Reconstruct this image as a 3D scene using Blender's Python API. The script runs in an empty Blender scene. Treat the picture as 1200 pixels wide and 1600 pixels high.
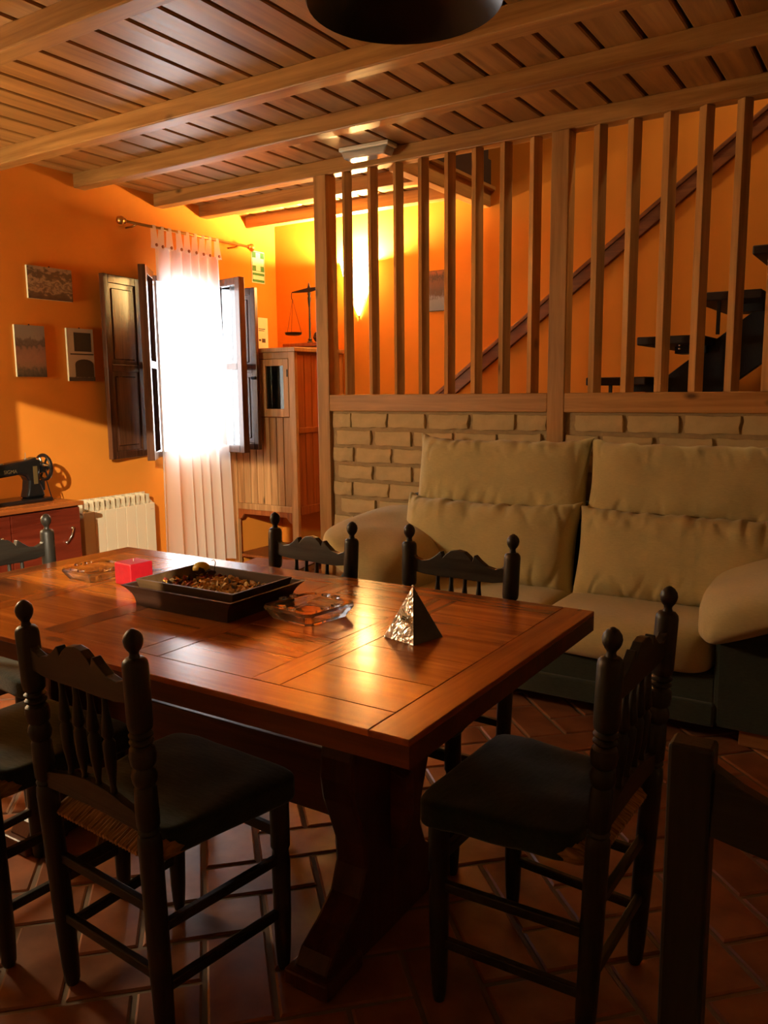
import bpy, bmesh, math, random
from math import sin, cos, pi, radians as rad, sqrt
from mathutils import Vector, Matrix, noise

random.seed(7)
S = bpy.context.scene
COL = S.collection

# ------------------------------------------------------------------ camera
YAW, PITCH, ROLL, FPX = -0.571876, 0.146078, -0.0100837, 1282.3
fw = Vector((sin(YAW) * cos(PITCH), cos(YAW) * cos(PITCH), -sin(PITCH)))
rt = Vector((cos(YAW), -sin(YAW), 0.0))
up = rt.cross(fw)
rt, up = rt * cos(ROLL) + up * sin(ROLL), -rt * sin(ROLL) + up * cos(ROLL)
cd = bpy.data.cameras.new('camera')
cam = bpy.data.objects.new('camera', cd)
COL.objects.link(cam)
M = Matrix((rt, up, -fw)).transposed().to_4x4()
M.translation = Vector((0, 0, 1.30))
cam.matrix_world = M
cd.sensor_fit = 'HORIZONTAL'
cd.sensor_width = 36.0
cd.lens = FPX / 1200 * 36.0
cd.clip_start = 0.02
S.camera = cam

# ------------------------------------------------------------------ world, exposure
W = bpy.data.worlds.new('daylight')
S.world = W
W.use_nodes = True
bgn = W.node_tree.nodes['Background']
bgn.inputs[0].default_value = (0.86, 0.93, 1.0, 1)
bgn.inputs[1].default_value = 13.0
S.view_settings.view_transform = 'Standard'
S.view_settings.look = 'None'
S.view_settings.gamma = 1
S.view_settings.use_curve_mapping = False
S.view_settings.exposure = 0.6
S.cycles.max_bounces = 10
S.cycles.diffuse_bounces = 6
S.cycles.sample_clamp_indirect = 8.0

# portals that guide daylight sampling through the window opening
for pc_, ph_, pw_ in (((-4.44, 4.10, 1.47), 1.17, 0.60),):
    pl = bpy.data.lights.new('window_portal', 'AREA')
    pl.shape = 'RECTANGLE'
    pl.size, pl.size_y = ph_, pw_
    pl.cycles.is_portal = True
    po = bpy.data.objects.new('window_portal', pl)
    COL.objects.link(po)
    po.location = pc_
    po.rotation_euler = (0, rad(-90), 0)

# ------------------------------------------------------------------ constants of the room
XL, YF, YR, XR = -4.215, 5.042, -0.80, 1.35      # left, far, rear and right walls
ZB, ZC = 2.49, 2.568                             # underside of beams, underside of boards
YP = 3.88                                        # middle of the wooden screen
TZ = 0.73                                        # table top
SCONCE_W, FLOOR_W, HALL_W, LAND_W = 440.0, 82.0, 1900.0, 98.0


# ------------------------------------------------------------------ materials
def newmat(name):
    m = bpy.data.materials.new(name)
    m.use_nodes = True
    nt = m.node_tree
    return m, nt, nt.nodes['Principled BSDF']


def link(nt, a, b):
    nt.links.new(a, b)


def plain(name, col, rough=0.6, metal=0.0, spec=0.5, var=0.0, scale=20, bump=0.0, trans=0.0, ior=1.45, sheen=0.0, coat=0.0):
    m, nt, b = newmat(name)
    b.inputs['Base Color'].default_value = (*col, 1)
    b.inputs['Roughness'].default_value = rough
    b.inputs['Metallic'].default_value = metal
    b.inputs['Specular IOR Level'].default_value = spec
    b.inputs['Transmission Weight'].default_value = trans
    b.inputs['IOR'].default_value = ior
    b.inputs['Sheen Weight'].default_value = sheen
    b.inputs['Coat Weight'].default_value = coat
    if var or bump:
        tc = nt.nodes.new('ShaderNodeTexCoord')
        n = nt.nodes.new('ShaderNodeTexNoise')
        n.inputs['Scale'].default_value = scale
        n.inputs['Detail'].default_value = 5
        link(nt, tc.outputs['Object'], n.inputs['Vector'])
        if var:
            r = nt.nodes.new('ShaderNodeMix')
            r.data_type = 'RGBA'
            r.inputs[6].default_value = (*[c * (1 - var) for c in col], 1)
            r.inputs[7].default_value = (*[min(1, c * (1 + var)) for c in col], 1)
            link(nt, n.outputs['Fac'], r.inputs[0])
            link(nt, r.outputs[2], b.inputs['Base Color'])
        if bump:
            bp = nt.nodes.new('ShaderNodeBump')
            bp.inputs['Strength'].default_value = bump
            bp.inputs['Distance'].default_value = 0.01
            link(nt, n.outputs['Fac'], bp.inputs['Height'])
            link(nt, bp.outputs['Normal'], b.inputs['Normal'])
    return m


def wood(name, c1, c2, axis='X', scale=9.0, rough=0.45, stretch=0.06, rnd=0.25, bump=0.12, knots=True, spec=0.4, coat=0.0):
    """long-grained timber: stretched noise for the grain, dark knots, one tone per piece"""
    m, nt, b = newmat(name)
    tc = nt.nodes.new('ShaderNodeTexCoord')
    oi = nt.nodes.new('ShaderNodeObjectInfo')
    ad = nt.nodes.new('ShaderNodeVectorMath')
    ad.operation = 'MULTIPLY_ADD'
    ad.inputs[1].default_value = (1, 1, 1)
    cx = nt.nodes.new('ShaderNodeMath')
    cx.operation = 'MULTIPLY'
    cx.inputs[1].default_value = 37.0
    link(nt, oi.outputs['Random'], cx.inputs[0])
    link(nt, tc.outputs['Object'], ad.inputs[0])
    link(nt, cx.outputs[0], ad.inputs[2])
    mp = nt.nodes.new('ShaderNodeMapping')
    s = [scale] * 3
    s['XYZ'.index(axis)] = scale * stretch
    mp.inputs['Scale'].default_value = s
    link(nt, ad.outputs[0], mp.inputs['Vector'])
    n = nt.nodes.new('ShaderNodeTexNoise')
    n.inputs['Scale'].default_value = 3.0
    n.inputs['Detail'].default_value = 6
    n.inputs['Roughness'].default_value = 0.62
    n.inputs['Distortion'].default_value = 0.6
    link(nt, mp.outputs[0], n.inputs['Vector'])
    cr = nt.nodes.new('ShaderNodeValToRGB')
    cr.color_ramp.elements[0].position = 0.32
    cr.color_ramp.elements[0].color = (*c2, 1)
    cr.color_ramp.elements[1].position = 0.68
    cr.color_ramp.elements[1].color = (*c1, 1)
    link(nt, n.outputs['Fac'], cr.inputs[0])
    out = cr.outputs[0]
    if knots:
        mp2 = nt.nodes.new('ShaderNodeMapping')
        s2 = [3.2] * 3
        s2['XYZ'.index(axis)] = 1.5
        mp2.inputs['Scale'].default_value = s2
        link(nt, ad.outputs[0], mp2.inputs['Vector'])
        v = nt.nodes.new('ShaderNodeTexVoronoi')
        v.inputs['Scale'].default_value = 1.6
        link(nt, mp2.outputs[0], v.inputs['Vector'])
        kr = nt.nodes.new('ShaderNodeValToRGB')
        kr.color_ramp.elements[0].position = 0.03
        kr.color_ramp.elements[0].color = (1, 1, 1, 1)
        kr.color_ramp.elements[1].position = 0.10
        kr.color_ramp.elements[1].color = (0, 0, 0, 1)
        link(nt, v.outputs['Distance'], kr.inputs[0])
        mk = nt.nodes.new('ShaderNodeMix')
        mk.data_type = 'RGBA'
        mk.inputs[7].default_value = (*[c * 0.35 for c in c2], 1)
        link(nt, kr.outputs[0], mk.inputs[0])
        link(nt, out, mk.inputs[6])
        out = mk.outputs[2]
    hs = nt.nodes.new('ShaderNodeHueSaturation')
    vr = nt.nodes.new('ShaderNodeMapRange')
    vr.inputs['To Min'].default_value = 1 - rnd
    vr.inputs['To Max'].default_value = 1 + rnd
    link(nt, oi.outputs['Random'], vr.inputs['Value'])
    link(nt, vr.outputs[0], hs.inputs['Value'])
    link(nt, out, hs.inputs['Color'])
    link(nt, hs.outputs[0], b.inputs['Base Color'])
    rr = nt.nodes.new('ShaderNodeMapRange')
    rr.inputs['To Min'].default_value = max(0.05, rough - 0.10)
    rr.inputs['To Max'].default_value = rough + 0.10
    link(nt, n.outputs['Fac'], rr.inputs['Value'])
    link(nt, rr.outputs[0], b.inputs['Roughness'])
    b.inputs['Specular IOR Level'].default_value = spec
    b.inputs['Coat Weight'].default_value = coat
    b.inputs['Coat Roughness'].default_value = 0.12
    if bump:
        bp = nt.nodes.new('ShaderNodeBump')
        bp.inputs['Strength'].default_value = bump
        bp.inputs['Distance'].default_value = 0.004
        link(nt, n.outputs['Fac'], bp.inputs['Height'])
        link(nt, bp.outputs['Normal'], b.inputs['Normal'])
    return m


def fabric(name, col, var=0.12, weave=420, bump=0.25, rough=0.95, sheen=0.2):
    m, nt, b = newmat(name)
    tc = nt.nodes.new('ShaderNodeTexCoord')
    n = nt.nodes.new('ShaderNodeTexNoise')
    n.inputs['Scale'].default_value = 6
    n.inputs['Detail'].default_value = 6
    mp = nt.nodes.new('ShaderNodeMapping')
    mp.inputs['Scale'].default_value = (0.35, 1, 1.6)
    link(nt, tc.outputs['Object'], mp.inputs[0])
    n2 = nt.nodes.new('ShaderNodeTexNoise')
    n2.inputs['Scale'].default_value = weave * 0.35
    n2.inputs['Detail'].default_value = 2
    link(nt, mp.outputs[0], n2.inputs['Vector'])
    link(nt, tc.outputs['Object'], n.inputs['Vector'])
    ma = nt.nodes.new('ShaderNodeMath')
    ma.operation = 'ADD'
    link(nt, n.outputs['Fac'], ma.inputs[0])
    link(nt, n2.outputs['Fac'], ma.inputs[1])
    mr = nt.nodes.new('ShaderNodeMapRange')
    mr.inputs['From Min'].default_value = 0.6
    mr.inputs['From Max'].default_value = 1.4
    link(nt, ma.outputs[0], mr.inputs['Value'])
    r = nt.nodes.new('ShaderNodeMix')
    r.data_type = 'RGBA'
    r.inputs[6].default_value = (*[c * (1 - var) for c in col], 1)
    r.inputs[7].default_value = (*[min(1, c * (1 + var)) for c in col], 1)
    link(nt, mr.outputs[0], r.inputs[0])
    link(nt, r.outputs[2], b.inputs['Base Color'])
    b.inputs['Roughness'].default_value = rough
    b.inputs['Sheen Weight'].default_value = sheen
    b.inputs['Specular IOR Level'].default_value = 0.2
    bp = nt.nodes.new('ShaderNodeBump')
    bp.inputs['Strength'].default_value = bump
    bp.inputs['Distance'].default_value = 0.002
    link(nt, n2.outputs['Fac'], bp.inputs['Height'])
    link(nt, bp.outputs['Normal'], b.inputs['Normal'])
    return m


MAT = {}
MAT['plaster'] = plain('orange plaster', (0.70, 0.245, 0.027), 0.85, spec=0.25, var=0.07, scale=5, bump=0.06)
MAT['plaster_dim'] = plain('dun plaster', (0.40, 0.31, 0.19), 0.9, spec=0.2, var=0.06, scale=5)
MAT['plaster_in'] = plain('white plaster', (0.75, 0.70, 0.62), 0.9, spec=0.2)
MAT['beam'] = wood('beam pine', (0.50, 0.275, 0.086), (0.24, 0.108, 0.028), 'X', 7, 0.42, rnd=0.08)
MAT['beam_y'] = wood('beam pine across', (0.50, 0.27, 0.085), (0.29, 0.135, 0.04), 'Y', 7, 0.42, rnd=0.08)
MAT['board'] = wood('ceiling board pine', (0.45, 0.235, 0.070), (0.21, 0.092, 0.024), 'Y', 6, 0.38, rnd=0.16, spec=0.45)
MAT['gap'] = plain('dark board gap', (0.035, 0.012, 0.004), 0.8)
MAT['screen_z'] = wood('screen pine upright', (0.50, 0.27, 0.09), (0.30, 0.145, 0.042), 'Z', 9, 0.5, rnd=0.14)
MAT['screen_x'] = wood('screen pine rail', (0.54, 0.28, 0.09), (0.33, 0.15, 0.042), 'X', 9, 0.5, rnd=0.10)
MAT['handrail'] = wood('wall string wood', (0.26, 0.085, 0.024), (0.14, 0.04, 0.012), 'X', 9, 0.5, rnd=0.1)
MAT['brick'] = plain('buff brick', (0.55, 0.425, 0.235), 0.95, spec=0.1, var=0.28, scale=14, bump=0.5)
MAT['mortar'] = plain('mortar', (0.40, 0.295, 0.165), 0.98, spec=0.1, var=0.2, scale=30, bump=0.6)
MAT['table'] = wood('varnished table plank', (0.54, 0.172, 0.022), (0.25, 0.058, 0.007), 'X', 7, 0.22, rnd=0.24, spec=0.55, bump=0.10, coat=0.25)
MAT['table_y'] = wood('varnished table cross board', (0.44, 0.124, 0.016), (0.21, 0.046, 0.006), 'Y', 7, 0.22, rnd=0.18, spec=0.55, bump=0.10, coat=0.25)
MAT['trestle'] = wood('dark trestle wood', (0.11, 0.028, 0.008), (0.05, 0.013, 0.004), 'Z', 8, 0.4, rnd=0.1, knots=False)
MAT['trestle_x'] = wood('dark stretcher and edge shade wood', (0.16, 0.042, 0.010), (0.07, 0.018, 0.005), 'X', 8, 0.4, rnd=0.1, knots=False)
MAT['chair'] = wood('worn black chair wood', (0.036, 0.031, 0.024), (0.013, 0.010, 0.008), 'Z', 14, 0.42, rnd=0.1, knots=False, bump=0.3)
MAT['chair_x'] = wood('worn black chair rail', (0.036, 0.031, 0.024), (0.013, 0.010, 0.008), 'X', 14, 0.42, rnd=0.1, knots=False, bump=0.3)
MAT['pad'] = fabric('dark green seat cloth', (0.016, 0.026, 0.018), 0.4, 300, 0.5, 0.95, 0.35)
MAT['sofa'] = fabric('beige sofa cloth', (0.49, 0.405, 0.195), 0.10, 420, 0.3)
MAT['sofa_dark'] = fabric('dark green sofa cloth', (0.030, 0.036, 0.026), 0.25, 420, 0.3)
MAT['cab'] = wood('pine cupboard', (0.54, 0.30, 0.12), (0.32, 0.155, 0.055), 'Z', 10, 0.45, rnd=0.12)
MAT['cab_side'] = wood('reddish cupboard board', (0.36, 0.10, 0.020), (0.20, 0.05, 0.010), 'Z', 10, 0.5, rnd=0.14)
MAT['sewing'] = wood('mahogany', (0.20, 0.030, 0.012), (0.10, 0.014, 0.006), 'Y', 7, 0.30, rnd=0.06, knots=False)
MAT['sewing_top'] = wood('mahogany top', (0.42, 0.13, 0.03), (0.26, 0.07, 0.015), 'Y', 7, 0.25, rnd=0.06, knots=False)
MAT['shutter'] = wood('dark shutter wood', (0.115, 0.044, 0.020), (0.052, 0.019, 0.009), 'Z', 10, 0.20, rnd=0.1, knots=False, coat=0.3)
MAT['radiator'] = plain('cream radiator enamel', (0.74, 0.66, 0.48), 0.4)
MAT['radiator_in'] = plain('radiator core enamel', (0.62, 0.55, 0.40), 0.5)
MAT['black'] = plain('black enamel', (0.008, 0.008, 0.009), 0.18, spec=0.6)
MAT['iron'] = plain('dark iron', (0.018, 0.017, 0.020), 0.45, 0.6)
MAT['stair'] = plain('blackened steel', (0.012, 0.013, 0.018), 0.5, 0.2)
MAT['tread'] = wood('dark tread', (0.030, 0.014, 0.010), (0.015, 0.007, 0.005), 'Y', 8, 0.5, rnd=0.1, knots=False)
MAT['chrome'] = plain('chrome', (0.75, 0.74, 0.72), 0.12, 1.0)
MAT['steel'] = plain('steel', (0.55, 0.53, 0.50), 0.3, 1.0)
MAT['brass'] = plain('dull brass', (0.55, 0.33, 0.10), 0.35, 1.0)
MAT['gold'] = plain('gold transfer', (0.16, 0.11, 0.04), 0.5, 0.3)
MAT['white'] = plain('white plastic', (0.80, 0.78, 0.70), 0.4)
MAT['paper'] = plain('notice paper', (0.80, 0.74, 0.52), 0.7)
MAT['ink'] = plain('printed ink', (0.05, 0.035, 0.02), 0.7)
MAT['green'] = plain('safety green', (0.012, 0.16, 0.045), 0.5)
MAT['yellow'] = plain('lemon skin', (0.75, 0.52, 0.03), 0.45, var=0.1, scale=40, bump=0.1)
MAT['wax'] = plain('red wax', (0.40, 0.008, 0.016), 0.45, var=0.2, scale=60, bump=0.15)
MAT['wick'] = plain('wick', (0.55, 0.45, 0.35), 0.9)
MAT['tray'] = wood('dark tray wood', (0.055, 0.022, 0.012), (0.026, 0.010, 0.006), 'X', 9, 0.42, rnd=0.05, knots=False)
MAT['tray_in'] = wood('inner tray wood', (0.13, 0.070, 0.030), (0.07, 0.036, 0.015), 'X', 9, 0.5, rnd=0.05, knots=False)
MAT['rubber'] = plain('black plastic', (0.012, 0.012, 0.012), 0.5)
MAT['sofafoot'] = wood('sofa foot wood', (0.42, 0.16, 0.045), (0.25, 0.085, 0.02), 'X', 9, 0.5, rnd=0.05, knots=False)
MAT['red'] = plain('red tin', (0.55, 0.01, 0.008), 0.4)
MAT['plaid'] = plain('dark woven cover', (0.12, 0.04, 0.02), 0.9, var=0.5, scale=40)
MAT['glass'] = plain('clear glass', (1, 1, 1), 0.02, trans=1.0, ior=1.50, spec=0.5)


def mat_cast_glass():
    m = bpy.data.materials.new('cast glass')
    m.use_nodes = True
    nt = m.node_tree
    nt.nodes.clear()
    o = nt.nodes.new('ShaderNodeOutputMaterial')
    t = nt.nodes.new('ShaderNodeBsdfTransparent')
    t.inputs[0].default_value = (0.97, 0.97, 0.95, 1)
    g = nt.nodes.new('ShaderNodeBsdfGlass')
    g.inputs['Roughness'].default_value = 0.0
    g.inputs['IOR'].default_value = 1.5
    mx = nt.nodes.new('ShaderNodeMixShader')
    mx.inputs[0].default_value = 0.92
    nt.links.new(t.outputs[0], mx.inputs[1])
    nt.links.new(g.outputs[0], mx.inputs[2])
    nt.links.new(mx.outputs[0], o.inputs[0])
    return m


MAT['glass'] = mat_cast_glass()
MAT['foil_dull'] = plain('grey film', (0.10, 0.09, 0.085), 0.35, 0.5, var=0.3, scale=60, bump=0.3)


def mat_foil():
    m, nt, b = newmat('crumpled silver foil')
    b.inputs['Base Color'].default_value = (0.78, 0.76, 0.74, 1)
    b.inputs['Metallic'].default_value = 1
    b.inputs['Roughness'].default_value = 0.3
    tc = nt.nodes.new('ShaderNodeTexCoord')
    n = nt.nodes.new('ShaderNodeTexNoise')
    n.inputs['Scale'].default_value = 32
    n.inputs['Detail'].default_value = 2
    n.inputs['Distortion'].default_value = 1.5
    link(nt, tc.outputs['Object'], n.inputs['Vector'])
    bp = nt.nodes.new('ShaderNodeBump')
    bp.inputs['Strength'].default_value = 0.7
    bp.inputs['Distance'].default_value = 0.012
    link(nt, n.outputs['Fac'], bp.inputs['Height'])
    link(nt, bp.outputs['Normal'], b.inputs['Normal'])
    return m


MAT['foil'] = mat_foil()


def mat_pane(name, tint=(1, 1, 1), refl=0.12):
    """thin window glass: see-through with a mirror share"""
    m = bpy.data.materials.new(name)
    m.use_nodes = True
    nt = m.node_tree
    nt.nodes.clear()
    o = nt.nodes.new('ShaderNodeOutputMaterial')
    t = nt.nodes.new('ShaderNodeBsdfTransparent')
    t.inputs[0].default_value = (*tint, 1)
    g = nt.nodes.new('ShaderNodeBsdfGlossy')
    g.inputs['Roughness'].default_value = 0.03
    fr = nt.nodes.new('ShaderNodeFresnel')
    fr.inputs[0].default_value = 1.5
    ad = nt.nodes.new('ShaderNodeMath')
    ad.operation = 'ADD'
    ad.inputs[1].default_value = refl
    ad.use_clamp = True
    mx = nt.nodes.new('ShaderNodeMixShader')
    link(nt, fr.outputs[0], ad.inputs[0])
    link(nt, ad.outputs[0], mx.inputs[0])
    link(nt, t.outputs[0], mx.inputs[1])
    link(nt, g.outputs[0], mx.inputs[2])
    link(nt, mx.outputs[0], o.inputs[0])
    return m


MAT['pane'] = mat_pane('window pane', (0.95, 0.98, 1), 0.10)
MAT['pane_dark'] = mat_pane('cupboard pane', (0.5, 0.55, 0.5), 0.02)


def mat_sheer():
    m = bpy.data.materials.new('sheer voile')
    m.use_nodes = True
    nt = m.node_tree
    nt.nodes.clear()
    o = nt.nodes.new('ShaderNodeOutputMaterial')
    t = nt.nodes.new('ShaderNodeBsdfTransparent')
    t.inputs[0].default_value = (1, 0.98, 0.95, 1)
    d = nt.nodes.new('ShaderNodeBsdfDiffuse')
    d.inputs[0].default_value = (0.92, 0.89, 0.82, 1)
    tl = nt.nodes.new('ShaderNodeBsdfTranslucent')
    tl.inputs[0].default_value = (0.90, 0.86, 0.82, 1)
    m1 = nt.nodes.new('ShaderNodeMixShader')
    m1.inputs[0].default_value = 0.5
    m2 = nt.nodes.new('ShaderNodeMixShader')
    m2.inputs[0].default_value = 0.68
    link(nt, d.outputs[0], m1.inputs[1])
    link(nt, tl.outputs[0], m1.inputs[2])
    link(nt, t.outputs[0], m2.inputs[1])
    link(nt, m1.outputs[0], m2.inputs[2])
    link(nt, m2.outputs[0], o.inputs[0])
    return m


MAT['sheer'] = mat_sheer()


def mat_voile(name):
    """lampshade cloth that lets most of the bulb's light through, scattered"""
    m = bpy.data.materials.new(name)
    m.use_nodes = True
    nt = m.node_tree
    nt.nodes.clear()
    o = nt.nodes.new('ShaderNodeOutputMaterial')
    t = nt.nodes.new('ShaderNodeBsdfTransparent')
    t.inputs[0].default_value = (1, 0.96, 0.88, 1)
    tl = nt.nodes.new('ShaderNodeBsdfTranslucent')
    tl.inputs[0].default_value = (0.95, 0.88, 0.75, 1)
    mx = nt.nodes.new('ShaderNodeMixShader')
    mx.inputs[0].default_value = 0.35
    link(nt, t.outputs[0], mx.inputs[1])
    link(nt, tl.outputs[0], mx.inputs[2])
    link(nt, mx.outputs[0], o.inputs[0])
    return m



def mat_glow(name, col, strength):
    m, nt, b = newmat(name)
    b.inputs['Base Color'].default_value = (0.9, 0.8, 0.6, 1)
    b.inputs['Emission Color'].default_value = (*col, 1)
    b.inputs['Emission Strength'].default_value = strength
    return m


def mat_terracotta():
    m, nt, b = newmat('terracotta tile')
    tc = nt.nodes.new('ShaderNodeTexCoord')
    oi = nt.nodes.new('ShaderNodeObjectInfo')
    ge = nt.nodes.new('ShaderNodeNewGeometry')
    n = nt.nodes.new('ShaderNodeTexNoise')
    n.inputs['Scale'].default_value = 9
    n.inputs['Detail'].default_value = 6
    link(nt, ge.outputs['Position'], n.inputs['Vector'])
    cr = nt.nodes.new('ShaderNodeValToRGB')
    cr.color_ramp.elements[0].position = 0.3
    cr.color_ramp.elements[0].color = (0.20, 0.065, 0.026, 1)
    cr.color_ramp.elements[1].position = 0.7
    cr.color_ramp.elements[1].color = (0.38, 0.145, 0.062, 1)
    link(nt, n.outputs['Fac'], cr.inputs[0])
    hs = nt.nodes.new('ShaderNodeHueSaturation')
    vr = nt.nodes.new('ShaderNodeMapRange')
    vr.inputs['To Min'].default_value = 0.75
    vr.inputs['To Max'].default_value = 1.2
    link(nt, oi.outputs['Random'], vr.inputs['Value'])
    link(nt, vr.outputs[0], hs.inputs['Value'])
    link(nt, cr.outputs[0], hs.inputs['Color'])
    link(nt, hs.outputs[0], b.inputs['Base Color'])
    b.inputs['Roughness'].default_value = 0.36
    bp = nt.nodes.new('ShaderNodeBump')
    bp.inputs['Strength'].default_value = 0.25
    bp.inputs['Distance'].default_value = 0.006
    link(nt, n.outputs['Fac'], bp.inputs['Height'])
    link(nt, bp.outputs['Normal'], b.inputs['Normal'])
    return m


MAT['tile'] = mat_terracotta()
MAT['grout'] = plain('floor grout', (0.22, 0.15, 0.10), 0.8, var=0.2, scale=20)


# ------------------------------------------------------------------ mesh builder
class MB:
    def __init__(s):
        s.v, s.f, s.mi = [], [], []

    def add(s, vs, fs, mi=0):
        o = len(s.v)
        s.v += [tuple(v) for v in vs]
        s.f += [tuple(i + o for i in f) for f in fs]
        s.mi += [mi] * len(fs)
        return s

    def box(s, x0, x1, y0, y1, z0, z1, mi=0):
        v = [(x, y, z) for z in (z0, z1) for y in (y0, y1) for x in (x0, x1)]
        return s.add(v, [(0, 2, 3, 1), (4, 5, 7, 6), (0, 1, 5, 4), (2, 6, 7, 3), (0, 4, 6, 2), (1, 3, 7, 5)], mi)

    def obox(s, c, dims, mat3=None, mi=0):
        c = Vector(c)
        h = [d / 2 for d in dims]
        v = []
        for z in (-1, 1):
            for y in (-1, 1):
                for x in (-1, 1):
                    p = Vector((x * h[0], y * h[1], z * h[2]))
                    if mat3 is not None:
                        p = mat3 @ p
                    v.append(c + p)
        return s.add(v, [(0, 2, 3, 1), (4, 5, 7, 6), (0, 1, 5, 4), (2, 6, 7, 3), (0, 4, 6, 2), (1, 3, 7, 5)], mi)

    def bar(s, a, b, w, h=None, mi=0):
        """rectangular bar from a to b, h is its size along the more vertical side"""
        a, b = Vector(a), Vector(b)
        h = h or w
        d = b - a
        q = d.to_track_quat('X', 'Z').to_matrix()
        return s.obox((a + b) / 2, (d.length, w, h), q, mi)

    def tube(s, pts, r, n=10, cap=True, mi=0):
        pts = [Vector(p) for p in pts]
        rs = r if isinstance(r, (list, tuple)) else [r] * len(pts)
        o = []
        prev = None
        for i, p in enumerate(pts):
            t = (pts[min(i + 1, len(pts) - 1)] - pts[max(i - 1, 0)]).normalized()
            if prev is None:
                ref = Vector((0, 0, 1)) if abs(t.z) < 0.9 else Vector((1, 0, 0))
                nx = t.cross(ref).normalized()
            else:
                nx = (prev - t * prev.dot(t)).normalized()
            prev = nx
            ny = t.cross(nx)
            o.append([p + (nx * cos(2 * pi * k / n) + ny * sin(2 * pi * k / n)) * rs[i] for k in range(n)])
        v = [q for ring in o for q in ring]
        f = [(i * n + k, i * n + (k + 1) % n, (i + 1) * n + (k + 1) % n, (i + 1) * n + k) for i in range(len(pts) - 1) for k in range(n)]
        if cap:
            f.append(tuple(range(n))[::-1])
            f.append(tuple((len(pts) - 1) * n + k for k in range(n)))
        return s.add(v, f, mi)

    def lathe(s, prof, c=(0, 0, 0), n=14, axis=None, mi=0, cap=True):
        """prof: list of (z, r) from bottom to top; axis: a direction (default z), the top end"""
        c = Vector(c)
        q = Matrix.Identity(3) if axis is None else Vector(axis).to_track_quat('Z', 'Y').to_matrix()
        v, f = [], []
        for z, r in prof:
            for k in range(n):
                a = 2 * pi * k / n
                v.append(c + q @ Vector((r * cos(a), r * sin(a), z)))
        for i in range(len(prof) - 1):
            for k in range(n):
                f.append((i * n + k, i * n + (k + 1) % n, (i + 1) * n + (k + 1) % n, (i + 1) * n + k))
        if cap:
            f.append(tuple(range(n))[::-1])
            f.append(tuple((len(prof) - 1) * n + k for k in range(n)))
        return s.add(v, f, mi)

    def prism(s, poly, axis, a, b, mi=0):
        """poly: 2D outline in the other two axes (x: y,z; y: x,z; z: x,y)"""
        def P(u, w, t):
            return {'x': (t, u, w), 'y': (u, t, w), 'z': (u, w, t)}[axis]
        n = len(poly)
        v = [P(u, w, a) for u, w in poly] + [P(u, w, b) for u, w in poly]
        f = [(i, (i + 1) % n, n + (i + 1) % n, n + i) for i in range(n)]
        f += [tuple(range(n))[::-1], tuple(range(n, 2 * n))]
        return s.add(v, f, mi)

    def ball(s, c, r, n=12, m=8, mi=0):
        rr = r if isinstance(r, (tuple, list)) else (r, r, r)
        v = [(c[0], c[1], c[2] - rr[2])]
        for j in range(1, m):
            t = pi * j / m
            for k in range(n):
                a = 2 * pi * k / n
                v.append((c[0] + rr[0] * sin(t) * cos(a), c[1] + rr[1] * sin(t) * sin(a), c[2] - rr[2] * cos(t)))
        v.append((c[0], c[1], c[2] + rr[2]))
        f = [(0, 1 + (k + 1) % n, 1 + k) for k in range(n)]
        for j in range(m - 2):
            for k in range(n):
                a, b = 1 + j * n + k, 1 + j * n + (k + 1) % n
                f.append((a, b, b + n, a + n))
        e = len(v) - 1
        f += [(e, 1 + (m - 2) * n + k, 1 + (m - 2) * n + (k + 1) % n) for k in range(n)]
        return s.add(v, f, mi)

    def build(s, name, mat, parent=None, bevel=0.0, smooth=False, seg=2, org=None):
        me = bpy.data.meshes.new(name)
        vs = s.v
        if org is not None:
            vs = [(v[0] - org[0], v[1] - org[1], v[2] - org[2]) for v in s.v]
        me.from_pydata(vs, [], s.f)
        bm = bmesh.new()
        bm.from_mesh(me)
        bmesh.ops.recalc_face_normals(bm, faces=bm.faces)
        bm.to_mesh(me)
        bm.free()
        mats = mat if isinstance(mat, (list, tuple)) else [mat]
        for q in mats:
            me.materials.append(MAT[q] if isinstance(q, str) else q)
        if len(mats) > 1:
            me.polygons.foreach_set('material_index', s.mi)
        o = bpy.data.objects.new(name, me)
        COL.objects.link(o)
        if org is not None:
            o.location = org
        if parent is not None:
            o.parent = parent
        if smooth:
            try:
                me.shade_smooth()
            except Exception:
                me.polygons.foreach_set('use_smooth', [True] * len(me.polygons))
        if smooth == 'auto':
            me.polygons.foreach_set('use_smooth', [True] * len(me.polygons))
            bm = bmesh.new()
            bm.from_mesh(me)
            for e in bm.edges:
                if len(e.link_faces) == 2 and e.calc_face_angle() > rad(38):
                    e.smooth = False
            bm.to_mesh(me)
            bm.free()
        if bevel:
            md = o.modifiers.new('bevel', 'BEVEL')
            md.width = bevel
            md.segments = seg
            md.limit_method = 'ANGLE'
            md.angle_limit = rad(40)
        return o


def tag(o, label=None, cat=None, group=None, kind=None):
    if label:
        o['label'] = label
    if cat:
        o['category'] = cat
    if group:
        o['group'] = group
    if kind:
        o['kind'] = kind
    return o


def empty(name, loc=(0, 0, 0), rz=0.0, label=None, cat=None, group=None, kind=None):
    o = bpy.data.objects.new(name, None)
    COL.objects.link(o)
    o.location = loc
    o.rotation_euler = (0, 0, rz)
    o.empty_display_size = 0.05
    return tag(o, label, cat, group, kind)


def copy_tree(o, parent=None):
    c = o.copy()
    COL.objects.link(c)
    c.parent = parent
    for ch in list(o.children):
        copy_tree(ch, c)
    return c


def inst(me, name, parent, loc, rot=(0, 0, 0), scale=(1, 1, 1)):
    o = bpy.data.objects.new(name, me)
    COL.objects.link(o)
    o.parent = parent
    o.location = loc
    o.rotation_euler = rot
    o.scale = scale
    return o


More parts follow.
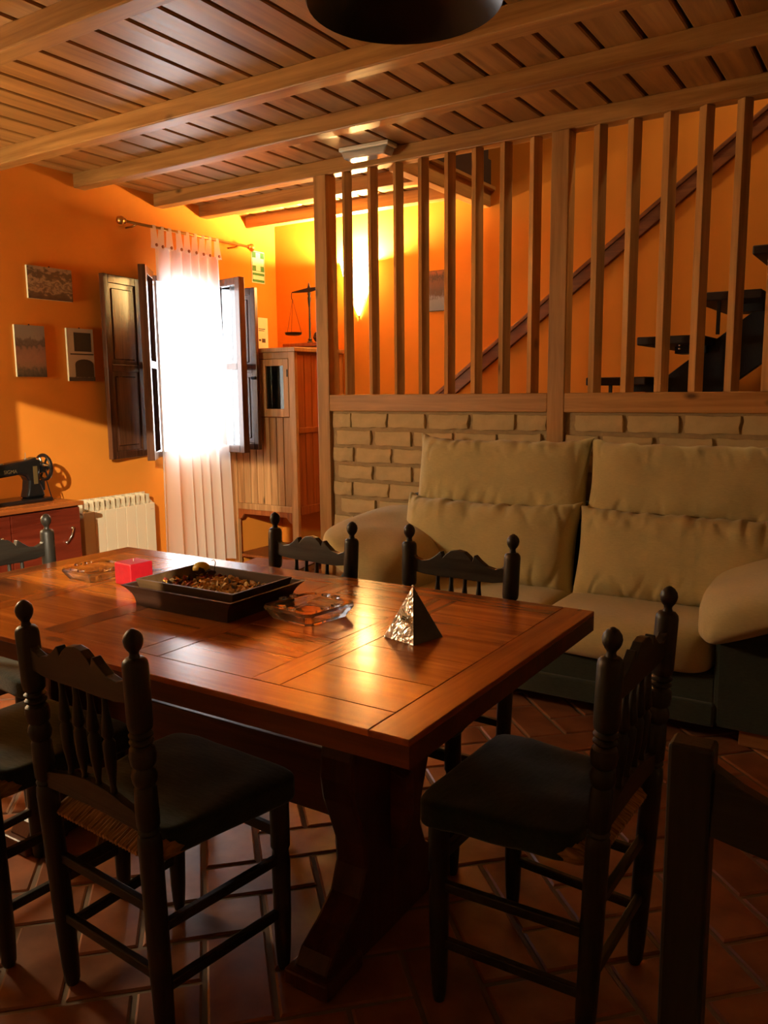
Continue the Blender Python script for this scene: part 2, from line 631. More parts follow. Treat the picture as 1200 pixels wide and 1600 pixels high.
def text(name, body, size, mat, parent, mw, extrude=0.0003, align='CENTER'):
    cu = bpy.data.curves.new(name, 'FONT')
    cu.body = body
    cu.size = size
    cu.extrude = extrude
    cu.align_x = align
    cu.align_y = 'CENTER'
    cu.materials.append(MAT[mat])
    tmp = bpy.data.objects.new(name, cu)
    COL.objects.link(tmp)
    bpy.context.view_layer.update()
    me = bpy.data.meshes.new_from_object(tmp.evaluated_get(bpy.context.evaluated_depsgraph_get()))
    bpy.data.objects.remove(tmp)
    o = bpy.data.objects.new(name, me)
    COL.objects.link(o)
    o.parent = parent
    o.matrix_local = mw
    return o


# ================================================================== STRUCTURE
# ---- floor: grout bed with terracotta tiles laid in herringbone at 45 degrees
fl = MB().box(XL - 0.2, XR + 0.8, -3.4, YF + 0.2, -0.08, -0.006).build('floor', 'grout')
tag(fl, kind='structure')
TL, TW, GR = 0.288, 0.138, 0.012


def tile_mesh(w, l):
    b = MB()
    h, c = 0.008, 0.005
    lo = [(-l / 2, -w / 2, -h), (l / 2, -w / 2, -h), (l / 2, w / 2, -h), (-l / 2, w / 2, -h)]
    mid = [(x, y, -c * 0.7) for x, y, z in lo]
    hi = [((l / 2 - c) * (1 if x > 0 else -1), (w / 2 - c) * (1 if y > 0 else -1), 0) for x, y, z in lo]
    f = [(0, 1, 5, 4), (1, 2, 6, 5), (2, 3, 7, 6), (3, 0, 4, 7), (4, 5, 9, 8), (5, 6, 10, 9), (6, 7, 11, 10), (7, 4, 8, 11), (8, 9, 10, 11)]
    return b.add(lo + mid + hi, f)


cells = []
PIT = TW + GR
ca, sa = cos(pi / 4), sin(pi / 4)
OX, OY = -1.46, 0.965
for i in range(-60, 61):
    for j in range(-60, 61):
        # herringbone of 1 x 2 blocks: block (i, j) starts a tile where (i - j) mod 4 is 0 (lying) or 1 (standing)
        k = (i - j) % 4
        if k == 0:
            u, v, a = (i + 1) * PIT, (j + 0.5) * PIT, 0.0
        elif k == 3:
            u, v, a = (i + 0.5) * PIT, (j + 1) * PIT, pi / 2
        else:
            continue
        x, y = OX + u * ca - v * sa, OY + u * sa + v * ca
        if not (XL + 0.02 < x < XR and YR < y < YF):
            continue
        d = Vector((x, y, -1.3))
        dd = Vector((x, y, 0)) - Vector((0, 0, 1.3))
        zc = dd.dot(fw)
        vis = False
        if zc > 0.2:
            px_, py_ = 600 + FPX * dd.dot(rt) / zc, 800 - FPX * dd.dot(up) / zc
            vis = -60 < px_ < 1260 and 800 < py_ < 1680
            if y > 3.75 and x > -2.8:
                vis = False
            if -2.3 < x < -0.1 and 3.15 < y:
                vis = False
        cells.append((0 if vis else 1, d.length, x, y, a + pi / 4))
cells.sort()
tme = [tile_mesh(TW, TL).build('tile_source', 'tile') for _ in range(1)][0]
tmesh = tme.data
bpy.data.objects.remove(tme)
rest = MB()
for n, (vz, dist, x, y, a) in enumerate(cells):
    jz = random.uniform(-0.0015, 0.0)
    if n < 295 and vz == 0:
        o = inst(tmesh, 'tile', fl, (x, y, jz), (random.uniform(-0.004, 0.004), random.uniform(-0.004, 0.004), a + random.uniform(-0.008, 0.008)))
    else:
        q = tile_mesh(TW, TL)
        cc, ss = cos(a), sin(a)
        rest.add([(x + p[0] * cc - p[1] * ss, y + p[0] * ss + p[1] * cc, p[2] + jz) for p in q.v], q.f)
tag(rest.build('tile_field', 'tile', fl), kind='stuff')

# ---- left wall with the window opening
WY0, WY1, WZ0, WZ1 = 3.80, 4.40, 0.88, 2.06
w = MB()
w.box(XL - 0.28, XL, YR - 0.1, WY0, -0.05, 2.75)
w.box(XL - 0.28, XL, WY1, YF + 0.15, -0.05, 2.75)
w.box(XL - 0.28, XL, WY0, WY1, -0.05, WZ0)
w.box(XL - 0.28, XL, WY0, WY1, WZ1, 2.75)
tag(w.build('wall_left', 'plaster'), kind='structure')
# ---- far wall, right wall, rear wall with a doorway to the hall
tag(MB().box(XL - 0.28, XR + 0.3, YF, YF + 0.15, -0.05, 5.1).build('wall_back', 'plaster'), kind='structure')
tag(MB().box(XR, XR + 0.15, YR - 0.12, YF, -0.05, 5.1).build('wall_right', 'plaster_dim'), kind='structure')
DX0, DX1, DZ0, DZ1 = -0.632, 0.02, 1.85, 2.285
w = MB()
w.box(XL, DX0, YR - 0.12, YR, -0.05, 2.75)
w.box(DX1, XR, YR - 0.12, YR, -0.05, 2.75)
w.box(DX0, DX1, YR - 0.12, YR, DZ1, 2.75)
w.box(DX0, DX1, YR - 0.12, YR, -0.05, DZ0)
tag(w.build('wall_rear', 'plaster_dim'), kind='structure')
w = MB()
w.box(-3.3, -3.15, -3.3, YR - 0.12, -0.05, 3.2)
w.box(-3.3, XR + 0.7, -3.4, -3.25, -0.05, 3.2)
w.box(-3.3, XR + 0.7, -3.4, YR - 0.12, 3.15, 3.25)
w.box(XR + 0.55, XR + 0.7, -3.3, YR - 0.12, -0.05, 3.2)
tag(w.build('wall_hall', 'plaster_dim'), kind='structure')
dj = MB()
dj.box(DX0 - 0.06, DX0, YR, YR + 0.02, DZ0 - 0.06, DZ1 + 0.06)
dj.box(DX1, DX1 + 0.06, YR, YR + 0.02, DZ0 - 0.06, DZ1 + 0.06)
dj.box(DX0, DX1, YR, YR + 0.02, DZ1, DZ1 + 0.06)
dj.box(DX0, DX1, YR, YR + 0.02, DZ0 - 0.06, DZ0)
tag(dj.build('window_2', 'handrail'), kind='structure')

# ---- ceiling: boards across, beams along X, stairwell opening behind the screen
SX = -2.40                                     # edge of the stairwell opening
w = MB()
w.box(XL - 0.2, XR + 0.1, YR - 0.1, 3.93, ZC + 0.022, 2.76)
w.box(XL - 0.2, SX, 3.93, YF + 0.1, ZC + 0.022, 2.76)
w.box(SX - 0.02, XR + 0.1, 3.83, 3.93, 2.76, 5.0)
w.box(SX - 0.12, SX - 0.02, 3.83, YF, 2.76, 5.0)
w.box(SX - 0.12, XR + 0.2, 3.83, YF + 0.1, 5.0, 5.1)
ce = w.build('ceiling', ['gap'])
tag(ce, kind='structure')
x = XL + 0.02
PB = 0.1592
k = 0
x = -4.215 - 0.055
while x < XR:
    y1 = YF if x + PB / 2 < SX else 3.90
    x0, x1 = x + 0.0085, x + PB - 0.0085
    b = MB()
    prof = [(x0 + 0.005, ZC), (x1 - 0.005, ZC), (x1, ZC + 0.005), (x1, ZC + 0.024), (x0, ZC + 0.024), (x0, ZC + 0.005)]
    b.prism([(max(p[0], XL), p[1]) for p in prof], 'y', YR, y1)
    b.build('plank', 'board', ce, org=((x0 + x1) / 2, 2.0, ZC))
    x += PB
for i, (yf, sk) in enumerate([(0.10, 0), (0.72, 0), (1.33, 0), (1.95, 0.0), (2.79, 0.0), (3.325, 0.0), (3.93, 0), (4.33, 0), (4.80, 0)]):
    xe = XR if yf < 4.0 else SX - 0.04
    b = MB().box(XL - 0.02, xe, yf - 0.082, yf, ZB, ZC + 0.004)
    b.build('beam', 'beam', ce, bevel=0.006, org=(-1.5, yf - 0.045, ZB))
MB().box(SX - 0.075, SX, 3.93, YF, ZB - 0.02, ZC + 0.03).build('trimmer_beam', 'beam_y', ce, bevel=0.005, org=(SX, 4.4, ZB))

# ---- half wall of buff bricks under the screen
XS0, XS1 = -2.83, XR
wp = MB().box(XS0, XS1, YP - 0.025, YP + 0.09, -0.02, 1.19).build('wall_partition', 'mortar')
tag(wp, kind='structure')


def brick_mesh(seed):
    rnd = random.Random(seed)
    L, H, D = 0.228, 0.075, 0.05
    nx, nz = 6, 3
    b = MB()
    v = {}
    vs, fs = [], []
    for i in range(nx + 1):
        for j in range(nz + 1):
            ex = min(i, nx - i)
            ez = min(j, nz - j)
            px_ = (i / nx - 0.5) * L + (rnd.uniform(-0.004, 0.004))
            pz_ = (j / nz - 0.5) * H + (rnd.uniform(-0.003, 0.003))
            d = -0.022 + (0.007 if ex == 0 or ez == 0 else 0) + (0.004 if ex == 0 and ez == 0 else 0) + rnd.uniform(-0.002, 0.002)
            v[i, j] = len(vs)
            vs.append((px_, d, pz_))
    for i in range(nx):
        for j in range(nz):
            fs.append((v[i, j], v[i + 1, j], v[i + 1, j + 1], v[i, j + 1]))
    ring = [(i, 0) for i in range(nx)] + [(nx, j) for j in range(nz)] + [(i, nz) for i in range(nx, 0, -1)] + [(0, j) for j in range(nz, 0, -1)]
    base = len(vs)
    for q in ring:
        p = vs[v[q]]
        vs.append((p[0] * 1.02, 0.012, p[2] * 1.04))
    n = len(ring)
    for a in range(n):
        fs.append((v[ring[a]], base + a, base + (a + 1) % n, v[ring[(a + 1) % n]]))
    return b.add(vs, fs)


bms = []
for sd in range(5):
    q = brick_mesh(sd).build('brick_source', 'brick', smooth='auto')
    bms.append(q.data)
    bpy.data.objects.remove(q)
PX, PZ = 0.252, 0.0975
POSTX = -1.47                                   # the middle post of the screen
row = 0
z = 1.190 - 0.012 - 0.041
while z > 0.03:
    for (xa, xb, off) in ((XS0 + 0.012, POSTX - 0.048, 0.0), (POSTX + 0.048, XR, 0.11)):
        if xa > POSTX and z < 0.85:
            continue
        x = xa - (off + (0.10 if row % 2 == 0 else 0.225)) + random.uniform(-0.015, 0.015)
        while x < xb:
            l0, l1 = max(x, xa), min(x + 0.236, xb)
            if l1 - l0 > 0.035 and not (l0 > -2.05 and z < 0.70) and l0 < -0.2:
                inst(random.choice(bms), 'brick', wp, ((l0 + l1) / 2, YP - 0.025, z + random.uniform(-0.002, 0.002)),
                     (0, random.uniform(-0.012, 0.012), 0), ((l1 - l0) / 0.236, random.uniform(0.85, 1.15), random.uniform(0.95, 1.04)))
            x += PX + random.uniform(-0.01, 0.012)
    row += 1
    z -= PZ

# ---- the wooden screen
sc = empty('wooden_screen', (POSTX, YP, 0), label='tall pine baluster screen standing on the brick half wall behind sofa', cat='partition')
Z0, Z1 = 1.283, ZB


def sc_part(name, x0, x1, y0, y1, z0, z1, mat, bev=0.004):
    o = MB().box(x0, x1, y0, y1, z0, z1).build(name, mat, None, bev, org=((x0 + x1) / 2, YP, (z0 + z1) / 2))
    o.parent = sc
    o.location = (o.location.x - POSTX, o.location.y - YP, o.location.z)
    return o


sc_part('post', -2.915, -2.83, YP - 0.05, YP + 0.05, 0.0, ZB, 'screen_z')
sc_part('post', POSTX - 0.043, POSTX + 0.043, YP - 0.052, YP + 0.04, 0.0, ZB, 'screen_z')
sc_part('rail', -2.83, POSTX - 0.043, YP - 0.05, YP + 0.05, 1.19, Z0, 'screen_x')
sc_part('rail', POSTX + 0.043, XR, YP - 0.05, YP + 0.05, 1.19, Z0, 'screen_x')
bs = 0.046
bal = MB().box(-bs / 2, bs / 2, -bs / 2, bs / 2, Z0, ZB).build('baluster', 'screen_z', None, 0.003)
balm = bal.data
bxs = [-2.73, -2.563, -2.40, -2.244, -2.087, -1.932, -1.776, -1.622, -1.307, -1.152, -0.996, -0.846, -0.694, -0.545, -0.39, -0.24, -0.09, 0.06, 0.21, 0.36, 0.51, 0.66]
for i, bx in enumerate(bxs):
    o = bal if i == 0 else bal.copy()
    if i:
        COL.objects.link(o)
    o.parent = sc
    o.location = (bx + 0.012 - POSTX, random.uniform(-0.003, 0.003), 0)
    o.rotation_euler = (0, 0, rad(-39 + random.uniform(-3, 3)))

# ---- sloping board on the far wall beside the stairs
ang = math.atan2(2.782 - 1.302, -0.775 + 2.762)
t = MB()
m3 = Matrix.Rotation(-ang, 3, 'Y')
mid = Vector((-1.05, YF - 0.014, 1.302 + (-1.05 + 2.762) * math.tan(ang) - 0.05))
t.obox(mid, (5.0, 0.028, 0.10), m3)
t.obox(mid + Vector((0, -0.014, 0.04)), (5.0, 0.022, 0.022), m3)
tag(t.build('trim_2', 'handrail', bevel=0.004, org=tuple(mid)), kind='structure')

# ---- staircase
st = empty('staircase', (-1.4, 4.55, 0), label='open black staircase with dark treads rising behind the baluster screen', cat='staircase')
RUN, RISE = 0.251, 0.1905


def st_build(b, name, mat, bev=0.0, sm=False):
    o = b.build(name, mat, st, bev, sm)
    o.location = (1.4, -4.55, 0)
    return o


for k in range(-6, 9):
    xa = -1.415 + RUN * k
    zt = 1.358 + RISE * k
    o = st_build(MB().box(xa, xa + 0.30, 4.10, 4.97, zt - 0.04, zt), 'tread', 'tread', 0.006)
    o['label'] = 'dark wooden tread'
    if -2 < k < 8:
        br = MB()
        br.box(xa + 0.10, xa + 0.115, 4.16, 4.175, zt - 0.19, zt - 0.04)
        st_build(br, 'rod', 'stair')
        bo = MB()
        bo.ball((xa + 0.20, 4.115, zt - 0.045), 0.006, 8, 6)
        bo.ball((xa + 0.20, 4.115, zt - 0.062), 0.006, 8, 6)
        st_build(bo, 'bolt', 'chrome', 0, True)
        pb = MB().box(xa + 0.12, xa + 0.27, 4.36, 4.52, zt - 0.075, zt - 0.04)
        st_build(pb, 'bracket', 'stair')
s0 = Vector((-1.415 - RUN * 6.6 + 0.28, 4.44, 1.358 - RISE * 6.6 - 0.17))
s1 = Vector((-1.415 + RUN * 8.5 + 0.28, 4.44, 1.358 + RISE * 8.5 - 0.17))
st_build(MB().bar(s0, s1, 0.05, 0.23), 'stringer', 'stair', 0.004)

# ================================================================== WINDOW, SHUTTERS, CURTAIN
wn = empty('window_1', (XL, 4.10, WZ0), kind='structure')


def wpart(b, name, mat, bev=0.003, sm=False, par=wn):
    o = b.build(name, mat, par, bev, sm)
    o.location = (-XL, -4.10, -WZ0)
    return o


b = MB()
for (y0, y1, z0, z1) in ((WY0, WY0 + 0.035, WZ0, WZ1), (WY1 - 0.035, WY1, WZ0, WZ1), (WY0 + 0.035, WY1 - 0.035, WZ0, WZ0 + 0.035), (WY0 + 0.035, WY1 - 0.035, WZ1 - 0.035, WZ1)):
    b.box(XL - 0.06, XL + 0.005, y0, y1, z0, z1)
wpart(b, 'window_frame', 'shutter')
wpart(MB().box(XL - 0.28, XL - 0.06, WY0, WY1, WZ0 - 0.02, WZ0 + 0.004), 'window_sill', 'plaster_in')


def leaf(name, hinge, ang_deg, wdt, z0, z1, glazed, label, cat, group):
    """a casement or shutter: stiles, rails and two panes or panels, hinged at its local origin, running along +x"""
    r = empty(name, (hinge[0], hinge[1], z0), rad(ang_deg), label, cat, group)
    h = z1 - z0
    sw, th = (0.055, 0.046) if glazed else (0.042, 0.032)
    zm = h * 0.50
    for (a, c) in ((0, sw), (wdt - sw, wdt)):
        MB().box(a, c, -th / 2, th / 2, 0, h).build('stile', 'shutter', r, 0.003)
    for (a, c) in ((0, 0.05), (zm - 0.022, zm + 0.022), (h - 0.05, h)):
        MB().box(sw, wdt - sw, -th / 2, th / 2, a, c).build('rail', 'shutter', r, 0.003)
    for (a, c) in ((0.05, zm - 0.022), (zm + 0.022, h - 0.05)):
        if glazed:
            MB().box(sw - 0.004, wdt - sw + 0.004, -0.002, 0.002, a - 0.004, c + 0.004).build('pane', 'pane', r)
        else:
            p = MB().box(sw - 0.004, wdt - sw + 0.004, -0.006, 0.006, a - 0.004, c + 0.004).build('panel', 'shutter', r)
            i = 0.028
            MB().box(sw + i, wdt - sw - i, -0.013, 0.013, a + i, c - i).build('raised_field', 'shutter', p, 0.006, seg=1)
    return r


g1, g2 = 'opened window casements', 'opened wooden shutters'
leaf('window_casement', (XL + 0.012, 3.775, 0), -50, 0.335, 0.885, 2.075, True, 'opened glazed casement seen edge-on left of the curtain', 'window', g1)
leaf('window_shutter', (XL + 0.012, 3.665, 0), -79, 0.335, 0.90, 2.015, False, 'dark panelled shutter folded to the wall left of the curtain', 'shutter', g2)
leaf('window_casement', (XL + 0.012, 4.362, 0), -13, 0.325, 0.885, 2.075, True, 'opened casement with two bright panes right of the curtain', 'window', g1)
rs = leaf('window_shutter', (XL + 0.012, 4.408, 0), 0, 0.335, 0.90, 2.015, False, 'narrow shutter standing between bright casement and pine cupboard', 'shutter', g2)
la = MB().bar((0.30, -0.03, 0.50), (0.335, -0.03, 0.50), 0.02, 0.02)
la.build('latch', 'iron', rs, 0.002)

# curtain rod
RZ, RX = 2.335, XL + 0.11
cr_ = empty('curtain_rod', (RX, 4.08, RZ), label='thin steel curtain rod with ornate finials above window', cat='curtain rod')
rod = MB().tube([(0, -0.56, 0), (0, 0.53, 0)], 0.0085, 10)
rod.build('rod', 'brass', cr_, smooth=True)
for sgn, y in ((-1, -0.56), (1, 0.53)):
    f = MB()
    f.lathe([(0, 0.009), (0.006, 0.016), (0.012, 0.010), (0.02, 0.014), (0.032, 0.026), (0.045, 0.028), (0.058, 0.020), (0.066, 0.008)], (0, y, 0), 10, (0, sgn, 0))
    f.build('finial', 'brass', cr_, smooth=True)
    br = MB().tube([(0, y - sgn * 0.09, 0), (-0.05, y - sgn * 0.09, -0.012), (-0.109, y - sgn * 0.09, -0.012)], 0.006, 8)
    br.build('bracket', 'brass', cr_, smooth=True)

# sheer curtain: pleated sheet with tabs over the rod
cu = empty('sheer_curtain', (RX, 4.08, 0), label='sheer white tab-top curtain glowing in front of the window', cat='curtain')
NU, NV = 150, 50
CZ1, CZ0 = 2.235, 0.11


def cur_pt(u, v):
    # u: 0..1 along Y, v: 0 at the top .. 1 at the hem
    ytop = 3.725 + 0.57 * u
    ybot = 3.705 + 0.63 * u
    y = ytop + (ybot - ytop) * v
    # the hem hangs further into the room on the far side
    amp = 0.016 + 0.018 * v
    ph = 2 * pi * 6.3 * u + 1.3 * sin(7 * u + 2) + 0.8 * v * sin(11 * u + 1)
    x = RX + amp * sin(ph) + 0.012 * sin(3 * ph * 0.37 + 3 * v) * v
    y += 0.010 * cos(ph * 1.0) * (0.6 + v)
    z = CZ1 + (CZ0 - CZ1) * v
    if v < 0.06:
        z += -0.018 * (1 - v / 0.06) * (0.5 - 0.5 * cos(2 * pi * 8 * u))
    return (x - RX, y - 4.08, z)


b = MB()
vs = [cur_pt(i / NU, j / NV) for j in range(NV + 1) for i in range(NU + 1)]
fs = [(j * (NU + 1) + i, j * (NU + 1) + i + 1, (j + 1) * (NU + 1) + i + 1, (j + 1) * (NU + 1) + i) for j in range(NV) for i in range(NU)]
b.add(vs, fs)
b.build('cloth', 'sheer', cu, smooth=True)
for k in range(9):
    u = k / 8
    p = cur_pt(u, 0)
    yc = max(3.73, min(4.29, p[1] + 4.08)) - 4.08
    tb = MB()
    pts = []
    for s_ in (-1, 1):
        for t_ in range(5):
            z = CZ1 - 0.03 + (RZ + 0.010 - CZ1 + 0.03) * t_ / 4
            wd = 0.027 - 0.015 * (t_ / 4) ** 0.6
            xx = s_ * 0.0105 + p[0] * (1 - t_ / 4)
            pts.append([(xx, yc - wd, z), (xx, yc + wd, z)])
    col1, col2 = pts[:5], pts[5:][::-1]
    st_ = col1 + col2
    vs = [q for pr in st_ for q in pr]
    fs = [(2 * i, 2 * i + 1, 2 * i + 3, 2 * i + 2) for i in range(len(st_) - 1)]
    tb.add(vs, fs)
    o = tb.build('tab', 'sheer', cu)
    MB().lathe([(0, 0.011), (0.004, 0.010), (0.006, 0.004)], (0.016 + p[0] * 0.7, yc, CZ1 - 0.012), 10, (1, 0, 0)).build('button', 'handrail', o)

# ================================================================== FAR WALL LAMP
MAT['shade'] = mat_glow('lit alabaster shade', (1.0, 0.62, 0.20), 30.0)


def sconce(loc, rz, label, watts, colr):
    sn = empty('wall_sconce', loc, rz, label, 'lamp')
    b = MB()
    prof = [(-0.215, 0.004), (-0.20, 0.014), (-0.16, 0.030), (-0.08, 0.062), (0.0, 0.092), (0.08, 0.115), (0.15, 0.130), (0.155, 0.128)]
    n = 18
    vs, fs = [], []
    for z, r in prof:
        for k in range(n + 1):
            a = pi + pi * k / n
            vs.append((r * cos(a), r * sin(a) - 0.006, z))
    for i in range(len(prof) - 1):
        for k in range(n):
            fs.append((i * (n + 1) + k, i * (n + 1) + k + 1, (i + 1) * (n + 1) + k + 1, (i + 1) * (n + 1) + k))
    b.add(vs, fs)
    b.build('shade', 'shade', sn, smooth=True)
    MB().box(-0.05, 0.05, -0.006, 0.0, -0.10, 0.06).build('back_plate', 'brass', sn, 0.003)
    MB().lathe([(-0.232, 0.003), (-0.224, 0.010), (-0.214, 0.007)], (0, -0.008, 0), 10).build('tip', 'brass', sn, smooth=True)
    ld = bpy.data.lights.new('sconce_bulb', 'POINT')
    ld.energy = watts
    ld.color = colr
    ld.shadow_soft_size = 0.028
    lo = bpy.data.objects.new('sconce_bulb', ld)
    COL.objects.link(lo)
    lo.parent = sn
    lo.location = (0, -0.065, 0.125)


sconce((-3.44, YF, 2.06), 0, 'glowing cone-shaped wall sconce on the far wall behind screen', SCONCE_W, (1.0, 0.66, 0.25))
# floor lamp standing outside the picture, left of the camera
fl_ = empty('floor_lamp', (-3.96, 1.25, 0), label='cream-shaded floor lamp standing by the left wall near camera', cat='lamp')
MB().lathe([(0, 0.15), (0.018, 0.15), (0.03, 0.05), (0.04, 0.015)], (0, 0, 0), 20).build('base', 'iron', fl_, smooth='auto')
MB().lathe([(0.04, 0.012), (1.36, 0.012)], (0, 0, 0), 12).build('pole', 'iron', fl_, smooth='auto')
MAT['lampshade'] = mat_voile('lit cream lampshade')
MB().lathe([(1.34, 0.21), (1.62, 0.13)], (0, 0, 0), 28, cap=False).build('lamp_shade', 'lampshade', fl_, smooth='auto')
ld = bpy.data.lights.new('floor_lamp_bulb', 'POINT')
ld.energy = FLOOR_W
ld.color = (1.0, 0.88, 0.58)
ld.shadow_soft_size = 0.16
lo = bpy.data.objects.new('floor_lamp_bulb', ld)
COL.objects.link(lo)
lo.parent = fl_
lo.location = (0, 0, 1.48)

# hall lamp beyond the rear doorway, its light reaches the left wall
hl = empty('hall_lamp', (1.2, -2.6, 2.90), label='bare bulb hanging in the hall behind the rear transom window', cat='lamp')
MB().lathe([(-0.03, 0.012), (0.25, 0.012)], (0, 0, 0), 12).build('stem', 'white', hl)
MB().lathe([(-0.07, 0.019), (-0.03, 0.022)], (0, 0, 0), 12).build('holder', 'rubber', hl)
MAT['bulb'] = mat_glow('lit bulb', (1.0, 0.80, 0.52), 4.0)
MB().ball((0, 0, -0.10), 0.035).build('bulb', 'bulb', hl, smooth=True)
ld = bpy.data.lights.new('hall_bulb', 'SPOT')
ld.spot_size = rad(50)
ld.spot_blend = 0.3
ld.energy = HALL_W
ld.color = (1.0, 0.82, 0.55)
ld.shadow_soft_size = 0.008
lo = bpy.data.objects.new('hall_bulb', ld)
COL.objects.link(lo)
lo.parent = hl
lo.location = (0, 0, -0.15)
lo.rotation_euler = (Vector((-0.17, -0.86, 2.05)) - Vector((1.2, -2.6, 2.75))).to_track_quat('-Z', 'Y').to_euler()

# landing lamp at the head of the stairwell
ul = empty('landing_lamp', (-0.2, 4.5, 5.0), label='round globe lamp on the ceiling above the stairwell', cat='lamp')
MB().lathe([(-0.03, 0.05), (0, 0.06)], (0, 0, 0), 14).build('base', 'white', ul)
MAT['globe'] = mat_glow('lit globe', (1.0, 0.72, 0.36), 3.0)
MB().ball((0, 0, -0.12), 0.09).build('globe', 'globe', ul, smooth=True)
ld = bpy.data.lights.new('landing_bulb', 'POINT')
ld.energy = LAND_W
ld.color = (1.0, 0.72, 0.36)
ld.shadow_soft_size = 0.08
lo = bpy.data.objects.new('landing_bulb', ld)
COL.objects.link(lo)
lo.parent = ul
lo.location = (0, 0, -0.30)

# ================================================================== TABLE
TX0, TX1, TY0, TY1 = -2.458, -0.663, 1.100, 2.035
TH = 0.052
tb = empty('dining_table', ((TX0 + TX1) / 2, (TY0 + TY1) / 2, 0), label='long varnished trestle dining table with planked top', cat='table')
tcx, tcy = (TX0 + TX1) / 2, (TY0 + TY1) / 2


def tpart(b, name, mat, bev=0.0, org=None, sm=False, par=None):
    o = b.build(name, mat, par or tb, bev, sm, org=org)
    o.location = (o.location.x - tcx, o.location.y - tcy, o.location.z)
    return o


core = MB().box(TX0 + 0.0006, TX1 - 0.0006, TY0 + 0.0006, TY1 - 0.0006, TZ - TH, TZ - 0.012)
top = tpart(core, 'tabletop', 'trestle_x', 0, (tcx, tcy, TZ - 0.03))  # dark core colour paints the shade on the table's edge faces


def plank(x0, x1, y0, y1, mat, full=False, dz=0.0):
    g = 0.0003
    z0 = TZ - 0.013
    o = MB().box(x0 + g, x1 - g, y0 + g, y1 - g, z0, TZ + dz).build('plank', mat, top, 0.0011 if not full else 0.002, org=((x0 + x1) / 2, (y0 + y1) / 2, TZ))
    o.location = (o.location.x - tcx, o.location.y - tcy, o.location.z - (TZ - 0.03))


EB = 0.082
plank(TX1 - EB, TX1, TY0, TY1, 'table_y', True)
plank(TX0, TX0 + EB, TY0, TY1, 'table_y', True)
plank(TX0 + EB, TX1 - EB, TY0, TY0 + 0.09, 'table', True)
plank(TX0 + EB, TX1 - EB, TY1 - 0.09, TY1, 'table', True)
edges = [TX1 - EB]
crosses = [-1.052, -1.397, -1.735, -2.075]
for c in crosses:
    plank(c - 0.037, c + 0.037, TY0 + 0.09, TY1 - 0.09, 'table_y')
bays = []
prev = TX1 - EB
for c in crosses + [None]:
    nxt = TX0 + EB if c is None else c + 0.037
    bays.append((nxt, prev))
    if c is not None:
        prev = c - 0.037
for (a, c) in bays:
    y = TY0 + 0.09
    ws = [0.15, 0.16, 0.14, 0.155, 0.15]
    random.shuffle(ws)
    s_ = sum(ws)
    for q in ws:
        d = q / s_ * (TY1 - TY0 - 0.18)
        plank(a, c, y, y + d, 'table', False, random.uniform(-0.0006, 0.0))
        y += d
# trestles: shaped boards with spreading feet
half = [(0.0, 0.285), (0.045, 0.285), (0.075, 0.262), (0.105, 0.205), (0.15, 0.150), (0.21, 0.125), (0.27, 0.128), (0.33, 0.150), (0.385, 0.172), (0.44, 0.182), (0.49, 0.178), (0.53, 0.165), (0.56, 0.180), (0.585, 0.30), (0.63, 0.33), (TZ - TH, 0.33)]
poly = [(tcy - h, z) for z, h in half] + [(tcy + h, z) for z, h in half[::-1]]
for xc in (-1.03, -2.09):
    tpart(MB().prism(poly, 'x', xc - 0.045, xc + 0.045), 'trestle', 'trestle', 0.008, (xc, tcy, 0))
    for sg in (-1, 1):
        tpart(MB().box(xc - 0.06, xc + 0.06, tcy + sg * 0.235 - 0.07, tcy + sg * 0.235 + 0.07, 0, 0.04), 'foot', 'trestle', 0.006, (xc, tcy + sg * 0.235, 0))
sp = [(-2.17, 0.27), (-2.0, 0.245), (-1.12, 0.245), (-1.09, 0.215), (-0.96, 0.215), (-0.945, 0.30), (-0.945, 0.40), (-1.0, 0.418), (-2.12, 0.418), (-2.17, 0.40)]
tpart(MB().prism(sp, 'y', tcy - 0.022, tcy + 0.022), 'stretcher', 'trestle_x', 0.004, (tcx, tcy, 0.33))

# ================================================================== CHAIRS
RW, FWD, DEP, HT = 0.170, 0.183, 0.315, 0.885


def turned_post():
    P = [(0.0, 0.013), (0.012, 0.0165), (0.05, 0.019), (0.10, 0.0205), (0.20, 0.022), (0.44, 0.023), (0.455, 0.0235),
         (0.475, 0.022), (0.48, 0.0185), (0.486, 0.022), (0.492, 0.0185), (0.498, 0.022), (0.53, 0.0225), (0.575, 0.021), (0.58, 0.0175), (0.586, 0.022),
         (0.600, 0.0245), (0.612, 0.022), (0.618, 0.018), (0.624, 0.0235), (0.640, 0.0255), (0.655, 0.0235), (0.661, 0.0165), (0.667, 0.0230), (0.670, 0.0230), (0.675, 0.0170), (0.680, 0.0230), (0.683, 0.0230), (0.688, 0.0170), (0.694, 0.0225),
         (0.705, 0.0240), (0.815, 0.0240), (0.823, 0.0225), (0.829, 0.0175), (0.831, 0.0105), (0.838, 0.0085), (0.842, 0.0095), (0.847, 0.0135), (0.854, 0.0170), (0.863, 0.0185), (0.872, 0.0168), (0.880, 0.0110), (0.885, 0.003)]
    return P


